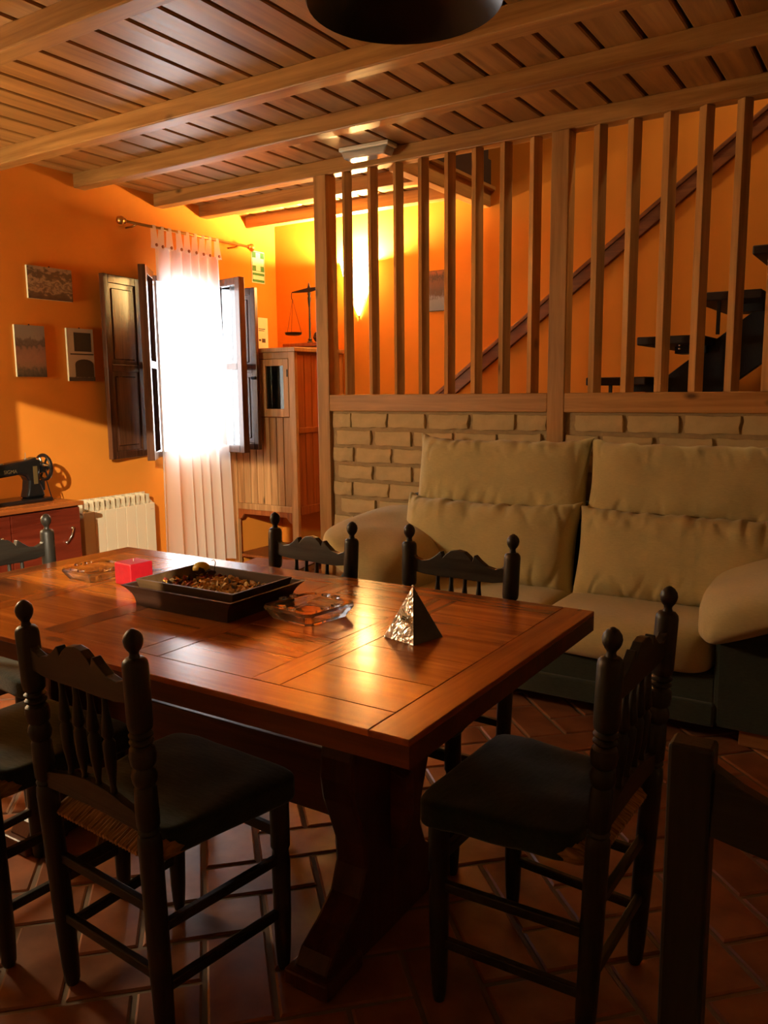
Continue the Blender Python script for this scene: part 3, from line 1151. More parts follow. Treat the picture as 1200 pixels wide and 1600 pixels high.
def make_chair():
    r = empty('dining_chair', (0, 0, 0))
    for sg in (-1, 1):
        # rear post leans slightly back and outwards
        ax = Vector((sg * 0.018, -0.040, HT)).normalized()
        MB().lathe(turned_post(), (sg * 0.163, 0, 0), 14, ax).build('rear_post', 'chair', r, smooth='auto')
        fp = [(0.0, 0.012), (0.015, 0.015), (0.07, 0.0185), (0.14, 0.0205), (0.26, 0.0215), (0.29, 0.018), (0.30, 0.0225), (0.40, 0.0225), (0.418, 0.021)]
        MB().lathe(fp, (sg * FWD, DEP, 0), 12).build('front_leg', 'chair', r, smooth='auto')
    # crest rail with scrolled top

    def backy(z):
        return -0.040 * z / HT
    topc = [(-1.0, 0.806), (-0.88, 0.782), (-0.74, 0.774), (-0.58, 0.780), (-0.44, 0.796), (-0.36, 0.808), (-0.335, 0.809), (-0.30, 0.791), (-0.24, 0.803), (-0.14, 0.815), (0, 0.819)]
    botc = [(-1.0, 0.741), (-0.7, 0.733), (-0.35, 0.731), (0, 0.733)]
    tp = topc + [(-x, z) for x, z in topc[-2::-1]]
    bt = botc + [(-x, z) for x, z in botc[-2::-1]]
    poly = [(x * 0.172, z) for x, z in tp] + [(x * 0.172, z) for x, z in bt[::-1]]
    b = MB().prism(poly, 'y', -0.010, 0.010)
    b.v = [(v[0], v[1] + backy(v[2]), v[2]) for v in b.v]
    b.build('crest_rail', 'chair_x', r, 0.002)
    lowt = [(-1.0, 0.512), (-0.75, 0.520), (-0.4, 0.534), (0, 0.540)]
    lp = lowt + [(-x, z) for x, z in lowt[-2::-1]]
    poly = [(x * 0.165, z) for x, z in lp] + [(0.165, 0.478), (0.0, 0.484), (-0.165, 0.478)]
    b = MB().prism(poly, 'y', -0.009, 0.009)
    b.v = [(v[0], v[1] + backy(v[2]), v[2]) for v in b.v]
    b.build('lower_rail', 'chair_x', r, 0.002)
    for xx in (-0.072, -0.024, 0.024, 0.072):
        z0, z1 = 0.525, 0.740
        L = z1 - z0
        pr = [(0, 0.006), (0.05 * L, 0.007), (0.10 * L, 0.0055), (0.3 * L, 0.0115), (0.52 * L, 0.0130), (0.56 * L, 0.0080), (0.60 * L, 0.0130), (0.66 * L, 0.0115), (0.86 * L, 0.0062), (L, 0.006)]
        MB().lathe(pr, (xx, backy(z0), z0), 10, Vector((0, backy(z1) - backy(z0), L))).build('spindle', 'chair', r, smooth='auto')
    # stretchers
    for zz in (0.31, 0.17):
        MB().bar((-0.165, -0.008, zz), (0.165, -0.008, zz), 0.016, 0.022).build('stretcher', 'chair_x', r, 0.003)
    for zz in (0.33,):
        MB().bar((-FWD, DEP, zz), (FWD, DEP, zz), 0.016, 0.024).build('stretcher', 'chair_x', r, 0.003)
    for sg in (-1, 1):
        for zz in (0.27, 0.14):
            MB().bar((sg * 0.165, 0, zz), (sg * FWD, DEP, zz), 0.016, 0.022).build('stretcher', 'chair_x', r, 0.003)
    # rush seat: cords wrapped over the frame, rounded at the rim
    b = MB()
    nx, ny = 64, 10
    ZS = 0.418

    def seat_pt(u, v, up_):
        y = -0.018 + (DEP + 0.045) * v
        hw = 0.168 + 0.034 * v
        x = (2 * u - 1) * hw
        e = min(u, 1 - u) * 2 * hw
        f_ = min(v, 1 - v) * (DEP + 0.045)
        ed = max(0.0, 1 - min(e, f_) / 0.022)
        t_ = 0.017 * sqrt(max(0.0, 1 - ed * ed)) + 0.0025
        rip = 0.0022 * (1 if int(u * nx) % 2 else -1)
        return (x, y, ZS + (t_ + rip if up_ else -t_ - rip))
    vs, fs = [], []
    for up_ in (True, False):
        o_ = len(vs)
        vs += [seat_pt(i / nx, j / ny if 0 < j < ny else (0.0 if j == 0 else 1.0), up_) for j in range(ny + 1) for i in range(nx + 1)]
        fs += [(o_ + j * (nx + 1) + i, o_ + j * (nx + 1) + i + 1, o_ + (j + 1) * (nx + 1) + i + 1, o_ + (j + 1) * (nx + 1) + i) for j in range(ny) for i in range(nx)]
    N1 = (nx + 1) * (ny + 1)
    rim = [i for i in range(nx + 1)] + [j * (nx + 1) + nx for j in range(1, ny + 1)] + [ny * (nx + 1) + i for i in range(nx - 1, -1, -1)] + [j * (nx + 1) for j in range(ny - 1, 0, -1)]
    for a in range(len(rim)):
        c, d = rim[a], rim[(a + 1) % len(rim)]
        fs.append((c, d, d + N1, c + N1))
    b.add(vs, fs)
    so = b.build('rush_seat', 'rush', r)
    so['label'] = 'woven straw rush seat'
    # dark green cloth pad
    pdm = superbox((0.372, 0.345, 0.066), 18, 9.0)
    pdm.v = [(v[0] * (0.93 + 0.22 * (v[1] / 0.345 + 0.5)), v[1] + 0.192, v[2] + 0.431 + 0.005 * noise.noise(Vector(v) * 14)) for v in pdm.v]
    p = pdm.build('seat_pad', 'pad', r, smooth=True)
    p['label'] = 'dark green cloth seat pad'
    return r


def superbox(d, n, e, crown=0.0):
    """rounded cushion: a subdivided box pushed on to a superquadric"""
    b = MB()
    idx = {}
    vs, fs = [], []

    def vert(p):
        k = tuple(round(c * 1000) for c in p)
        if k not in idx:
            l = (abs(p[0]) ** e + abs(p[1]) ** e + abs(p[2]) ** e) ** (1 / e)
            idx[k] = len(vs)
            vs.append(tuple(p[i] / l * d[i] / 2 for i in range(3)))
        return idx[k]
    for ax in range(3):
        for s_ in (-1, 1):
            for i in range(n):
                for j in range(n):
                    q = []
                    for (a, c) in ((i, j), (i + 1, j), (i + 1, j + 1), (i, j + 1)):
                        p = [0, 0, 0]
                        p[ax] = s_
                        # denser towards the edges
                        p[(ax + 1) % 3] = sin((a / n - 0.5) * pi * 0.999)
                        p[(ax + 2) % 3] = sin((c / n - 0.5) * pi * 0.999)
                        q.append(vert(p))
                    fs.append(q)
    b.add(vs, fs)
    return b


def mat_rush():
    m, nt, b = newmat('woven rush')
    tc = nt.nodes.new('ShaderNodeTexCoord')
    wv = nt.nodes.new('ShaderNodeTexNoise')
    mp = nt.nodes.new('ShaderNodeMapping')
    mp.inputs['Scale'].default_value = (260, 18, 30)
    link(nt, tc.outputs['Object'], mp.inputs[0])
    link(nt, mp.outputs[0], wv.inputs['Vector'])
    wv.inputs['Scale'].default_value = 1
    cr = nt.nodes.new('ShaderNodeValToRGB')
    cr.color_ramp.elements[0].position = 0.35
    cr.color_ramp.elements[0].color = (0.16, 0.065, 0.015, 1)
    cr.color_ramp.elements[1].position = 0.65
    cr.color_ramp.elements[1].color = (0.50, 0.26, 0.08, 1)
    link(nt, wv.outputs['Fac'], cr.inputs[0])
    link(nt, cr.outputs[0], b.inputs['Base Color'])
    b.inputs['Roughness'].default_value = 0.7
    return m


MAT['rush'] = mat_rush()
proto = make_chair()
GC = 'turned black dining chairs around the table'
spots = [
    # x, y of the rear edge, facing (degrees, 0 = faces +Y), label
    (-1.330, 1.005, -4, 'black turned dining chair nearest the camera, back towards viewer'),
    (-1.830, 0.975, 0, 'black dining chair cut off by the left picture edge, green seat showing'),
    (-2.520, 1.585, -90, 'black dining chair at the far left head of the table by sewing cabinet'),
    (-1.690, 2.130, 173.5, 'black dining chair behind the table in front of the pine cupboard'),
    (-1.142, 2.155, 178, 'black dining chair behind the table directly in front of the sofa'),
    (-0.456, 1.580, 88.5, 'black dining chair at the right end of the table facing left'),
]
for i, (x, y, a, lb) in enumerate(spots):
    o = proto if i == 0 else copy_tree(proto)
    o.location = (x, y, 0)
    o.rotation_euler = (0, 0, rad(a))
    tag(o, lb, 'chair', GC)

# plain square-post chair at the lower right, facing the camera
pc = empty('plain_chair', (0.03, 0.97, 0), rad(2), 'plain dark square-post chair cut off at the lower right corner', 'chair')
for sg in (-1, 1):
    b = MB()
    b.obox((0, 0, 0.44), (0.052, 0.040, 0.88))
    b.v = [(v[0] + sg * 0.225, v[1] + (0.06 * (v[2] - 0.45) if v[2] > 0.45 else -0.03 * (0.45 - v[2]) / 0.45 * -1), v[2]) for v in b.v]
    b.build('rear_post', 'chair', pc, 0.005)
    MB().box(sg * 0.225 - 0.022, sg * 0.225 + 0.022, -0.44, -0.40, 0, 0.44).build('front_leg', 'chair', pc, 0.004)
    MB().bar((sg * 0.225, -0.42, 0.2), (sg * 0.225, 0, 0.2), 0.018, 0.03).build('stretcher', 'chair_x', pc, 0.003)
n = 12
tpz = [(-0.20 + 0.40 * i / n, 0.855 - 0.055 * (1 - (2 * i / n - 1) ** 2) ** 0.9) for i in range(n + 1)]
poly = tpz + [(x, 0.772 - 0.022 * (1 - (x / 0.2) ** 2)) for x, z in tpz[::-1]]
b = MB().prism(poly, 'y', -0.012, 0.012)
b.v = [(v[0], v[1] + 0.06 * (v[2] - 0.45), v[2]) for v in b.v]
b.build('crest_rail', 'chair_x', pc, 0.003)
MB().box(-0.2, 0.2, -0.012, 0.012, 0.42, 0.47).build('seat_rail', 'chair_x', pc, 0.004)
MB().box(-0.2, 0.2, -0.435, -0.41, 0.37, 0.43).build('apron', 'chair_x', pc, 0.004)
sp_ = superbox((0.47, 0.43, 0.05), 12, 6)
sp_.v = [(v[0], v[1] - 0.225, v[2] + 0.462) for v in sp_.v]
sp_.build('seat_pad', 'pad', pc, smooth=True)

# ================================================================== SOFA
sf = empty('sofa', (-1.22, 3.45, 0), label='beige two-seat sofa with loose back cushions on a dark green base', cat='sofa')


def spart(b, name, mat, bev=0.0, sm=True, lab=None):
    o = b.build(name, mat, sf, bev, sm)
    o.location = (1.22, -3.45, 0)
    if lab:
        o['label'] = lab
    return o


def cushion(c, d, rotx=0.0, n=26, e=5.0, wr=0.006, seed=0, gather=0.0, rotz=0.0, roty=0.0):
    b = superbox(d, n, e)
    m3 = Matrix.Rotation(rotz, 3, 'Z') @ Matrix.Rotation(roty, 3, 'Y') @ Matrix.Rotation(rotx, 3, 'X')
    out = []
    for v in b.v:
        p = Vector(v)
        q = Vector((p.x / d[0], p.y / d[1], p.z / d[2]))     # -0.5 .. 0.5
        # soft belly
        p.y *= 1 + 0.22 * (1 - (2 * q.x) ** 2) * (1 - (2 * q.z) ** 2)
        w_ = noise.noise(Vector((p.x * 9, p.y * 4, p.z * 3 + seed * 7.3)))
        w2 = noise.noise(Vector((p.x * 26, p.y * 8, p.z * 5 + seed * 3.1)))
        p += Vector((0.4 * w_, w_, 0.5 * w_)) * wr * 1.5
        if gather:
            g = max(0.0, abs(q.z) * 2 - 0.45)
            p.y += gather * g * w2 * 1.6
            p.z += gather * 0.5 * g * w2
        out.append(Vector(c) + m3 @ p)
    b.v = [tuple(p) for p in out]
    return b


def pillow(c, W_, H_, T_, rotx, seed, n=110, m=36, gather=0.008, ears=0.018):
    """loose cushion: two puffed faces meeting in a seam, pulled-out corners, gathers along top and bottom"""
    b = MB()
    m3 = Matrix.Rotation(rotx, 3, 'X')
    vs, fs = [], []
    for side in (-1, 1):
        o_ = len(vs)
        for j in range(m + 1):
            for i in range(n + 1):
                u = sin((i / n - 0.5) * pi * 0.92) / sin(0.46 * pi)
                v = sin((j / m - 0.5) * pi * 0.92) / sin(0.46 * pi)
                puff = ((1 - abs(u) ** 5) * (1 - abs(v) ** 4)) ** 0.42
                x = u * (W_ / 2) * (1 - 0.035 * (1 - v * v) * abs(u) ** 6)
                z = v * (H_ / 2) * (1 - 0.07 * (1 - u ** 4) * abs(v) ** 6)
                ear = (abs(u) * abs(v)) ** 6
                x += ears * 0.6 * ear * (1 if u > 0 else -1)
                z += ears * ear * (1 if v > 0 else -1)
                g = max(0.0, abs(v) - 0.25) / 0.75
                w1 = noise.noise(Vector((x * 24, v * 1.6 + seed * 5.1, seed * 3.3)))
                w2 = noise.noise(Vector((x * 6, z * 7, seed * 2.7 + side)))
                w3 = noise.noise(Vector((x * 13 + z * 5 * (1 if v > 0 else -1), v * 0.9 + seed * 4.7, seed * 1.9)))
                crease = -max(0.0, 0.16 - abs(w3)) / 0.16
                y = side * (T_ / 2) * puff + side * puff ** 0.5 * (gather * g * (w1 * 0.8 + crease * 0.9) + 0.012 * w2)
                z += gather * 0.7 * w1 * (abs(v) ** 8)
                vs.append(Vector(c) + m3 @ Vector((x, y, z)))
        fs += [(o_ + j * (n + 1) + i, o_ + j * (n + 1) + i + 1, o_ + (j + 1) * (n + 1) + i + 1, o_ + (j + 1) * (n + 1) + i) for j in range(m) for i in range(n)]
    b.add(vs, fs)
    return b


# dark base
spart(MB().box(-1.90, -0.54, 3.07, 3.74, 0.065, 0.255), 'base', 'sofa_dark', 0.012, False, 'dark green fabric base')
spart(MB().box(-1.90, -0.54, 3.052, 3.09, 0.065, 0.155), 'front_valance', 'sofa_dark', 0.01, False)
spart(MB().box(-2.16, -0.28, 3.58, 3.78, 0.08, 0.78), 'back_frame', 'sofa_dark', 0.02, False)
for sg, xa, xb in ((-1, -2.26, -1.89), (1, -0.55, -0.18)):
    pr = [(3.06, 0.065), (3.76, 0.065), (3.76, 0.66), (3.55, 0.62), (3.14, 0.45), (3.06, 0.40)]
    spart(MB().prism(pr, 'x', xa, xb), 'arm_panel', 'sofa_dark', 0.02, False, 'dark green arm side')
    # arm pad: overstuffed roll sloping forward
    xc = (xa + xb) / 2 - sg * 0.02
    b = superbox((0.49, 0.84, 0.20), 30, 3.3)
    out = []
    for v in b.v:
        p = Vector(v)
        q = p.y / 0.84
        w_ = noise.noise(Vector((p.x * 7, p.y * 7, p.z * 7 + sg)))
        gx = noise.noise(Vector((p.x * 6, p.y * 34, 2.0 + sg)))
        edge = max(0.0, 1 - abs(p.z + 0.03) / 0.05)
        p.z += 0.010 * w_ + 0.010 * gx * edge
        p.x += 0.012 * w_ + 0.016 * gx * edge * (1 if p.x > 0 else -1)
        # slope: front end droops
        zz = 0.565 + 0.06 * q + 0.085 * sg * p.x / 0.23
        out.append((xc + p.x, 3.325 + p.y, zz + p.z * (1 + 0.25 * sg * p.x / 0.23 * -1)))
    b.v = out
    spart(b, 'arm_pad', 'sofa')
    MB_ = MB().box(xa + 0.09, xa + 0.21, 3.10, 3.18, 0.0, 0.065)
    spart(MB_, 'foot', 'sofafoot', 0.004, False, 'wooden block foot')
    spart(MB().box(xa + 0.09, xa + 0.21, 3.62, 3.70, 0.0, 0.065), 'foot', 'sofafoot', 0.004, False)
for i, xc in enumerate((-1.55, -0.89)):
    b = cushion((xc, 3.30, 0.34), (0.665, 0.54, 0.185), 0, 26, 7.0, 0.003, i)
    spart(b, 'seat_cushion', 'sofa')
for i, xc in enumerate((-1.660, -0.775)):
    b = pillow((xc, 3.475, 0.590), 0.875, 0.395, 0.27, rad(-14), 5 + i, gather=0.020)
    spart(b, 'back_cushion', 'sofa')
    b = pillow((xc, 3.615, 0.893), 0.880, 0.355, 0.22, rad(-10), 9 + i, gather=0.015)
    spart(b, 'headrest_cushion', 'sofa')

# ================================================================== CUPBOARD IN THE CORNER
KX0, KX1, KY0, KY1, KZ = XL + 0.012, -3.585, 4.46, YF - 0.012, 1.605
kb = empty('pine_cupboard', ((KX0 + KX1) / 2, (KY0 + KY1) / 2, 0), label='tall pine cupboard with tongue-and-groove boards in the corner', cat='cupboard')


def kpart(b, name, mat, bev=0.003, par=None, org=True, sm=False):
    o = b.build(name, mat, par or kb, bev, sm)
    o.location = (-(KX0 + KX1) / 2, -(KY0 + KY1) / 2, 0) if par is None else (0, 0, 0)
    return o


kpart(MB().box(KX0, KX1 - 0.02, KY0 + 0.02, KY1, 0.44, KZ - 0.03), 'body', 'cab_side')
kpart(MB().box(KX0 - 0.0, KX1 + 0.015, KY0 - 0.015, KY1, KZ - 0.03, KZ), 'top', 'cab', 0.004)
for (a, c, d, e_) in ((KX1 - 0.055, KX1, KY0, KY0 + 0.03), (KX1 - 0.03, KX1 + 0.002, KY1 - 0.05, KY1), (KX0, KX0 + 0.05, KY0, KY0 + 0.03)):
    kpart(MB().box(a, c, d, e_, 0.0, KZ - 0.03), 'corner_post', 'cab')
# side boards
n = 6
for i in range(n):
    y0 = KY0 + 0.03 + (KY1 - KY0 - 0.08) * i / n
    y1 = KY0 + 0.03 + (KY1 - KY0 - 0.08) * (i + 1) / n
    kpart(MB().box(KX1 - 0.022, KX1 - 0.006, y0 + 0.002, y1 - 0.002, 0.45, KZ - 0.05), 'side_board', 'cab_side', 0.003)
kpart(MB().box(KX1 - 0.02, KX1 + 0.003, KY0 + 0.03, KY1 - 0.05, 1.015, 1.055), 'side_rail', 'cab_side')
kpart(MB().box(KX1 - 0.02, KX1 + 0.003, KY0 + 0.03, KY1 - 0.05, 0.44, 0.50), 'side_rail', 'cab_side')
kpart(MB().box(KX0 + 0.05, KX1 - 0.055, KY0 + 0.004, KY0 + 0.03, KZ - 0.075, KZ - 0.03), 'front_rail', 'cab')
# upper glazed doors
dm = (KX0 + KX1) / 2
for (a, c) in ((KX0 + 0.052, dm - 0.002), (dm + 0.002, KX1 - 0.057)):
    d = kpart(MB().box(a, a + 0.045, KY0 - 0.002, KY0 + 0.022, 1.13, KZ - 0.078)
              .box(c - 0.045, c, KY0 - 0.002, KY0 + 0.022, 1.13, KZ - 0.078)
              .box(a + 0.045, c - 0.045, KY0 - 0.002, KY0 + 0.022, 1.13, 1.185)
              .box(a + 0.045, c - 0.045, KY0 - 0.002, KY0 + 0.022, KZ - 0.123, KZ - 0.078), 'door', 'cab')
    kpart(MB().box(a + 0.044, c - 0.044, KY0 + 0.009, KY0 + 0.012, 1.184, KZ - 0.122), 'pane', 'pane_dark', 0, d)
    kpart(MB().box(a + 0.044, c - 0.044, KY0 + 0.0165, KY0 + 0.0185, 1.184, KZ - 0.122), 'painted_inner_shade', 'rubber', 0, d)  # black sheet stands in for the shaded inside behind the glass
    kpart(MB().box(c - 0.012, c - 0.004, KY0 - 0.006, KY0 - 0.002, KZ - 0.20, KZ - 0.15), 'hinge', 'iron', 0, d)
# lower front boards
n = 8
for i in range(n):
    x0 = KX0 + 0.05 + (KX1 - KX0 - 0.105) * i / n
    x1 = KX0 + 0.05 + (KX1 - KX0 - 0.105) * (i + 1) / n
    kpart(MB().box(x0 + 0.003, x1 - 0.003, KY0 + 0.006, KY0 + 0.02, 0.50, 1.125), 'front_board', 'cab', 0.004)
kpart(MB().box(KX0 + 0.05, KX1 - 0.055, KY0 + 0.0, KY0 + 0.026, 0.455, 0.50), 'front_rail', 'cab')
ap = [(KX0 + 0.05, 0.455), (KX1 - 0.055, 0.455), (KX1 - 0.055, 0.375), (KX1 - 0.085, 0.385), (KX1 - 0.11, 0.418), (KX0 + 0.105, 0.418), (KX0 + 0.08, 0.385), (KX0 + 0.05, 0.375)]
kpart(MB().prism(ap, 'y', KY0 + 0.004, KY0 + 0.024), 'apron', 'cab_side', 0.002)
kpart(MB().box(KX0, KX1 - 0.02, KY0 + 0.03, KY1, 0.09, 0.11), 'lower_shelf', 'cab_side')

# wooden stool seen between the cupboard and the sofa
so = empty('low_stool', (-2.98, 3.46, 0), rad(12), 'low wooden stool with a dark woven cover beside the sofa arm', 'stool')
MB().box(-0.19, 0.19, -0.16, 0.16, 0.30, 0.33).build('top', 'cab', so, 0.005)
MB().box(-0.195, 0.195, -0.165, 0.165, 0.331, 0.339).build('cover', 'plaid', so, 0.003)
for sx in (-1, 1):
    for sy in (-1, 1):
        MB().box(sx * 0.16 - 0.018, sx * 0.16 + 0.018, sy * 0.13 - 0.018, sy * 0.13 + 0.018, 0, 0.30).build('leg', 'cab', so, 0.003)

# balance scale on the cupboard
BZ = KZ
bl = empty('balance_scale', (-3.765, 4.86, BZ), label='antique beam balance with hanging pan on top of the cupboard', cat='scale')
MB().box(-0.19, 0.20, -0.075, 0.075, 0.022, 0.048).build('base_board', 'cab_side', bl, 0.005)
for sx in (-1, 1):
    MB().lathe([(0, 0.014), (0.022, 0.018)], (sx * 0.15, 0, 0), 10).build('foot', 'cab_side', bl)
MB().lathe([(0.048, 0.022), (0.056, 0.022), (0.064, 0.012), (0.075, 0.015), (0.085, 0.008), (0.30, 0.0065), (0.34, 0.011), (0.37, 0.013), (0.385, 0.009), (0.40, 0.014), (0.41, 0.010)], (0.01, 0, 0), 12).build('pillar', 'iron', bl, smooth='auto')
b = MB()
tilt = rad(4)
bc = Vector((0.01, 0, 0.43))
bx = lambda t: bc + Vector((t * cos(tilt), 0, t * sin(tilt)))
b.prism([(bx(-0.155).x, bx(-0.155).z - 0.004), (bc.x, bc.z - 0.02), (bx(0.155).x, bx(0.155).z - 0.004), (bx(0.155).x, bx(0.155).z + 0.004), (bc.x + 0.012, bc.z + 0.012), (bc.x, bc.z + 0.05), (bc.x - 0.012, bc.z + 0.012), (bx(-0.155).x, bx(-0.155).z + 0.004)], 'y', -0.006, 0.006)
b.build('beam', 'iron', bl, 0.001)
for sg in (-1, 1):
    e = bx(sg * 0.155)
    pan = MB()
    zp = e.z - 0.30
    pan.lathe([(zp - 0.008, 0.045), (zp - 0.004, 0.058), (zp + 0.012, 0.064), (zp + 0.012, 0.060), (zp, 0.05)], (e.x, 0, 0), 18)
    po_ = pan.build('pan', 'iron', bl, smooth='auto')
    for k in range(3):
        a = 2 * pi * k / 3 + 0.4
        MB().tube([(e.x, 0, e.z - 0.05), (e.x + 0.06 * cos(a), 0.06 * sin(a), zp + 0.012)], 0.0014, 5).build('chain', 'iron', po_)
    MB().tube([e + Vector((sg * 0.01 * sin(t_), 0, -0.025 + 0.028 * cos(t_))) for t_ in [i * pi / 8 for i in range(9)]], 0.003, 6).build('hook', 'iron', po_)
# dark pot and red tin near the scale
pt = empty('iron_pot', (-3.66, 4.86, BZ + 0.0485), label='small round dark pot with a knob lid beside the balance scale', cat='pot')
MB().lathe([(0, 0.025), (0.01, 0.042), (0.035, 0.055), (0.065, 0.045), (0.078, 0.030)], (0, 0, 0), 16).build('body', 'iron', pt, smooth='auto')
MB().lathe([(0.078, 0.032), (0.088, 0.022), (0.094, 0.006), (0.10, 0.009), (0.106, 0.004)], (0, 0, 0), 12).build('lid', 'iron', pt, smooth='auto')

# ================================================================== RADIATOR
rd = empty('radiator', (XL, 3.36, 0), label='cream sectional radiator on the wall beside the sewing cabinet', cat='radiator')
NS = 7
y0 = 3.62 - NS * 0.078
for k in range(NS):
    a = y0 + k * 0.078 - 3.36
    b = MB()
    b.box(0.115, 0.125, a + 0.001, a + 0.077, 0.10, 0.605)
    o = b.build('front_fin', 'radiator', rd, 0.003)
    c = MB()
    c.box(0.035, 0.115, a + 0.034, a + 0.044, 0.10, 0.665)
    c.box(0.03, 0.036, a + 0.002, a + 0.076, 0.10, 0.672)
    # sloped louvre at the top of the section
    c.prism([(0.115, 0.600), (0.115, 0.610), (0.036, 0.672), (0.036, 0.662)], 'y', a + 0.036, a + 0.042)
    c.prism([(0.118, 0.590), (0.118, 0.60), (0.075, 0.632), (0.070, 0.627)], 'y', a + 0.002, a + 0.076)
    c.prism([(0.085, 0.610), (0.085, 0.620), (0.036, 0.660), (0.036, 0.650)], 'y', a + 0.002, a + 0.076)
    c.box(0.03, 0.12, a - 0.0015, a + 0.0015, 0.60, 0.67)
    c.build('core', 'radiator_in', rd)
MB().tube([(0.075, y0 - 3.36 - 0.01, 0.14), (0.075, y0 + NS * 0.078 - 3.36 + 0.01, 0.14)], 0.018, 10).build('manifold', 'radiator_in', rd, smooth=True)
for yy in (0.02, -0.2):
    MB().box(0.0, 0.036, yy, yy + 0.03, 0.55, 0.62).build('bracket', 'radiator_in', rd)
MB().box(0.126, 0.1265, 0.222, 0.247, 0.565, 0.568).build('badge', 'steel', rd)

# ================================================================== SEWING CABINET AND MACHINE
SX0, SX1, SY0, SY1, SZ = XL + 0.02, -3.72, 1.95, 2.805, 0.735
sw = empty('sewing_cabinet', ((SX0 + SX1) / 2, (SY0 + SY1) / 2, 0), label='reddish mahogany sewing cabinet against the orange left wall', cat='cabinet')
scx, scy = (SX0 + SX1) / 2, (SY0 + SY1) / 2


def swp(b, name, mat, bev=0.003, par=None, sm=False):
    o = b.build(name, mat, par or sw, bev, sm)
    o.location = (-scx, -scy, 0) if par is None else (0, 0, 0)
    return o


swp(MB().box(SX0 + 0.01, SX1 - 0.025, SY0 + 0.02, SY1 - 0.02, 0.06, SZ - 0.022), 'body', 'sewing')
swp(MB().box(SX0, SX1, SY0, SY1, SZ - 0.022, SZ), 'top', 'sewing_top', 0.005)
for sx in (SX0 + 0.04, SX1 - 0.07):
    for sy in (SY0 + 0.05, SY1 - 0.05):
        swp(MB().box(sx - 0.02, sx + 0.02, sy - 0.02, sy + 0.02, 0, 0.06), 'foot', 'sewing')
for (a, c) in ((SY0 + 0.025, (SY0 + SY1) / 2 - 0.002), ((SY0 + SY1) / 2 + 0.002, SY1 - 0.025)):
    d = swp(MB().box(SX1 - 0.026, SX1 - 0.010, a, c, 0.08, SZ - 0.03), 'door', 'sewing', 0.003)
    hy = c - 0.075
    hb = MB().tube([(SX1 + 0.006, hy + 0.018, 0.598), (SX1 + 0.014, hy, 0.563), (SX1 + 0.006, hy - 0.022, 0.526)], 0.0045, 8)
    hb.ball((SX1 - 0.002, hy + 0.018, 0.598), 0.010, 10, 6).ball((SX1 - 0.002, hy - 0.022, 0.526), 0.010, 10, 6)
    swp(hb, 'handle', 'steel', 0, d, True)

sm = empty('sewing_machine', (-3.95, 2.60, SZ), label='black antique sewing machine with a spoked handwheel', cat='sewing machine')
# runs along Y, the handwheel at +Y
MB().box(-0.085, 0.085, -0.27, 0.125, 0.0, 0.022).build('bed', 'black', sm, 0.008)
pp = [(0.0, 0.022), (0.115, 0.022), (0.105, 0.06), (0.088, 0.11), (0.085, 0.15), (0.10, 0.19), (0.10, 0.225), (0.07, 0.236), (0.03, 0.226), (-0.22, 0.20), (-0.25, 0.185), (-0.25, 0.14), (-0.22, 0.135), (-0.03, 0.15), (0.008, 0.14), (0.02, 0.115), (0.014, 0.07)]
MB().prism(pp, 'x', -0.036, 0.036).build('arm', 'black', sm, 0.014, seg=4)
MB().box(-0.04, 0.04, -0.285, -0.235, 0.075, 0.20).build('head', 'black', sm, 0.014, seg=4)
MB().lathe([(0.022, 0.004), (0.085, 0.004), (0.085, 0.012), (0.10, 0.012)], (0.0, -0.26, 0), 8).build('needle_bar', 'chrome', sm, smooth='auto')
MB().lathe([(0, 0.020), (0.008, 0.020)], (0.04, -0.225, 0.165), 12, (1, 0, 0)).build('tension_dial', 'chrome', sm)
hw = MB()
wc = (0.0, 0.135, 0.176)
R_ = 0.066
ring = [Vector((wc[0] + R_ * cos(2 * pi * k / 28), wc[1], wc[2] + R_ * sin(2 * pi * k / 28))) for k in range(29)]
hw.tube(ring, 0.010, 8, False)
for k in range(6):
    a = 2 * pi * k / 6
    hw.tube([(wc[0], wc[1], wc[2]), (wc[0] + R_ * cos(a), wc[1], wc[2] + R_ * sin(a))], 0.006, 6)
hw.lathe([(-0.035, 0.030), (-0.005, 0.030), (0.005, 0.022), (0.016, 0.022)], wc, 14, (0, 1, 0))
h_ = hw.build('handwheel', 'black', sm, smooth='auto')
MB().lathe([(0, 0.013), (0.014, 0.013), (0.018, 0.006)], (0, 0.151, 0.176), 12, (0, 1, 0)).build('hub', 'chrome', h_, smooth='auto')
MB().tube([(0.0, 0.145, 0.108), (0.012, 0.165, 0.0)], 0.003, 6).build('crank_rod', 'iron', sm)
MB().lathe([(0.228, 0.010), (0.231, 0.010), (0.231, 0.002), (0.262, 0.0015)], (0, 0.03, 0), 10).build('thread_pin', 'steel', sm)
MB().box(0.0, 0.03, 0.092, 0.118, 0.055, 0.11).build('bobbin_winder', 'black', sm, 0.006)
MB().lathe([(0, 0.012), (0.006, 0.012)], (0.036, -0.13, 0.212), 10).build('oil_cap', 'chrome', sm)
text('gold_lettering', 'SIGMA', 0.026, 'gold', sm, Matrix.Translation((0.0368, -0.085, 0.170)) @ Matrix(((0, 0, 1, 0), (1, 0, 0, 0), (0, 1, 0, 0), (0, 0, 0, 1))))
MB().box(0.0362, 0.0372, 0.045, 0.070, 0.095, 0.19).build('gold_badge', 'gold', sm)

# ================================================================== WALL PICTURES AND SIGNS


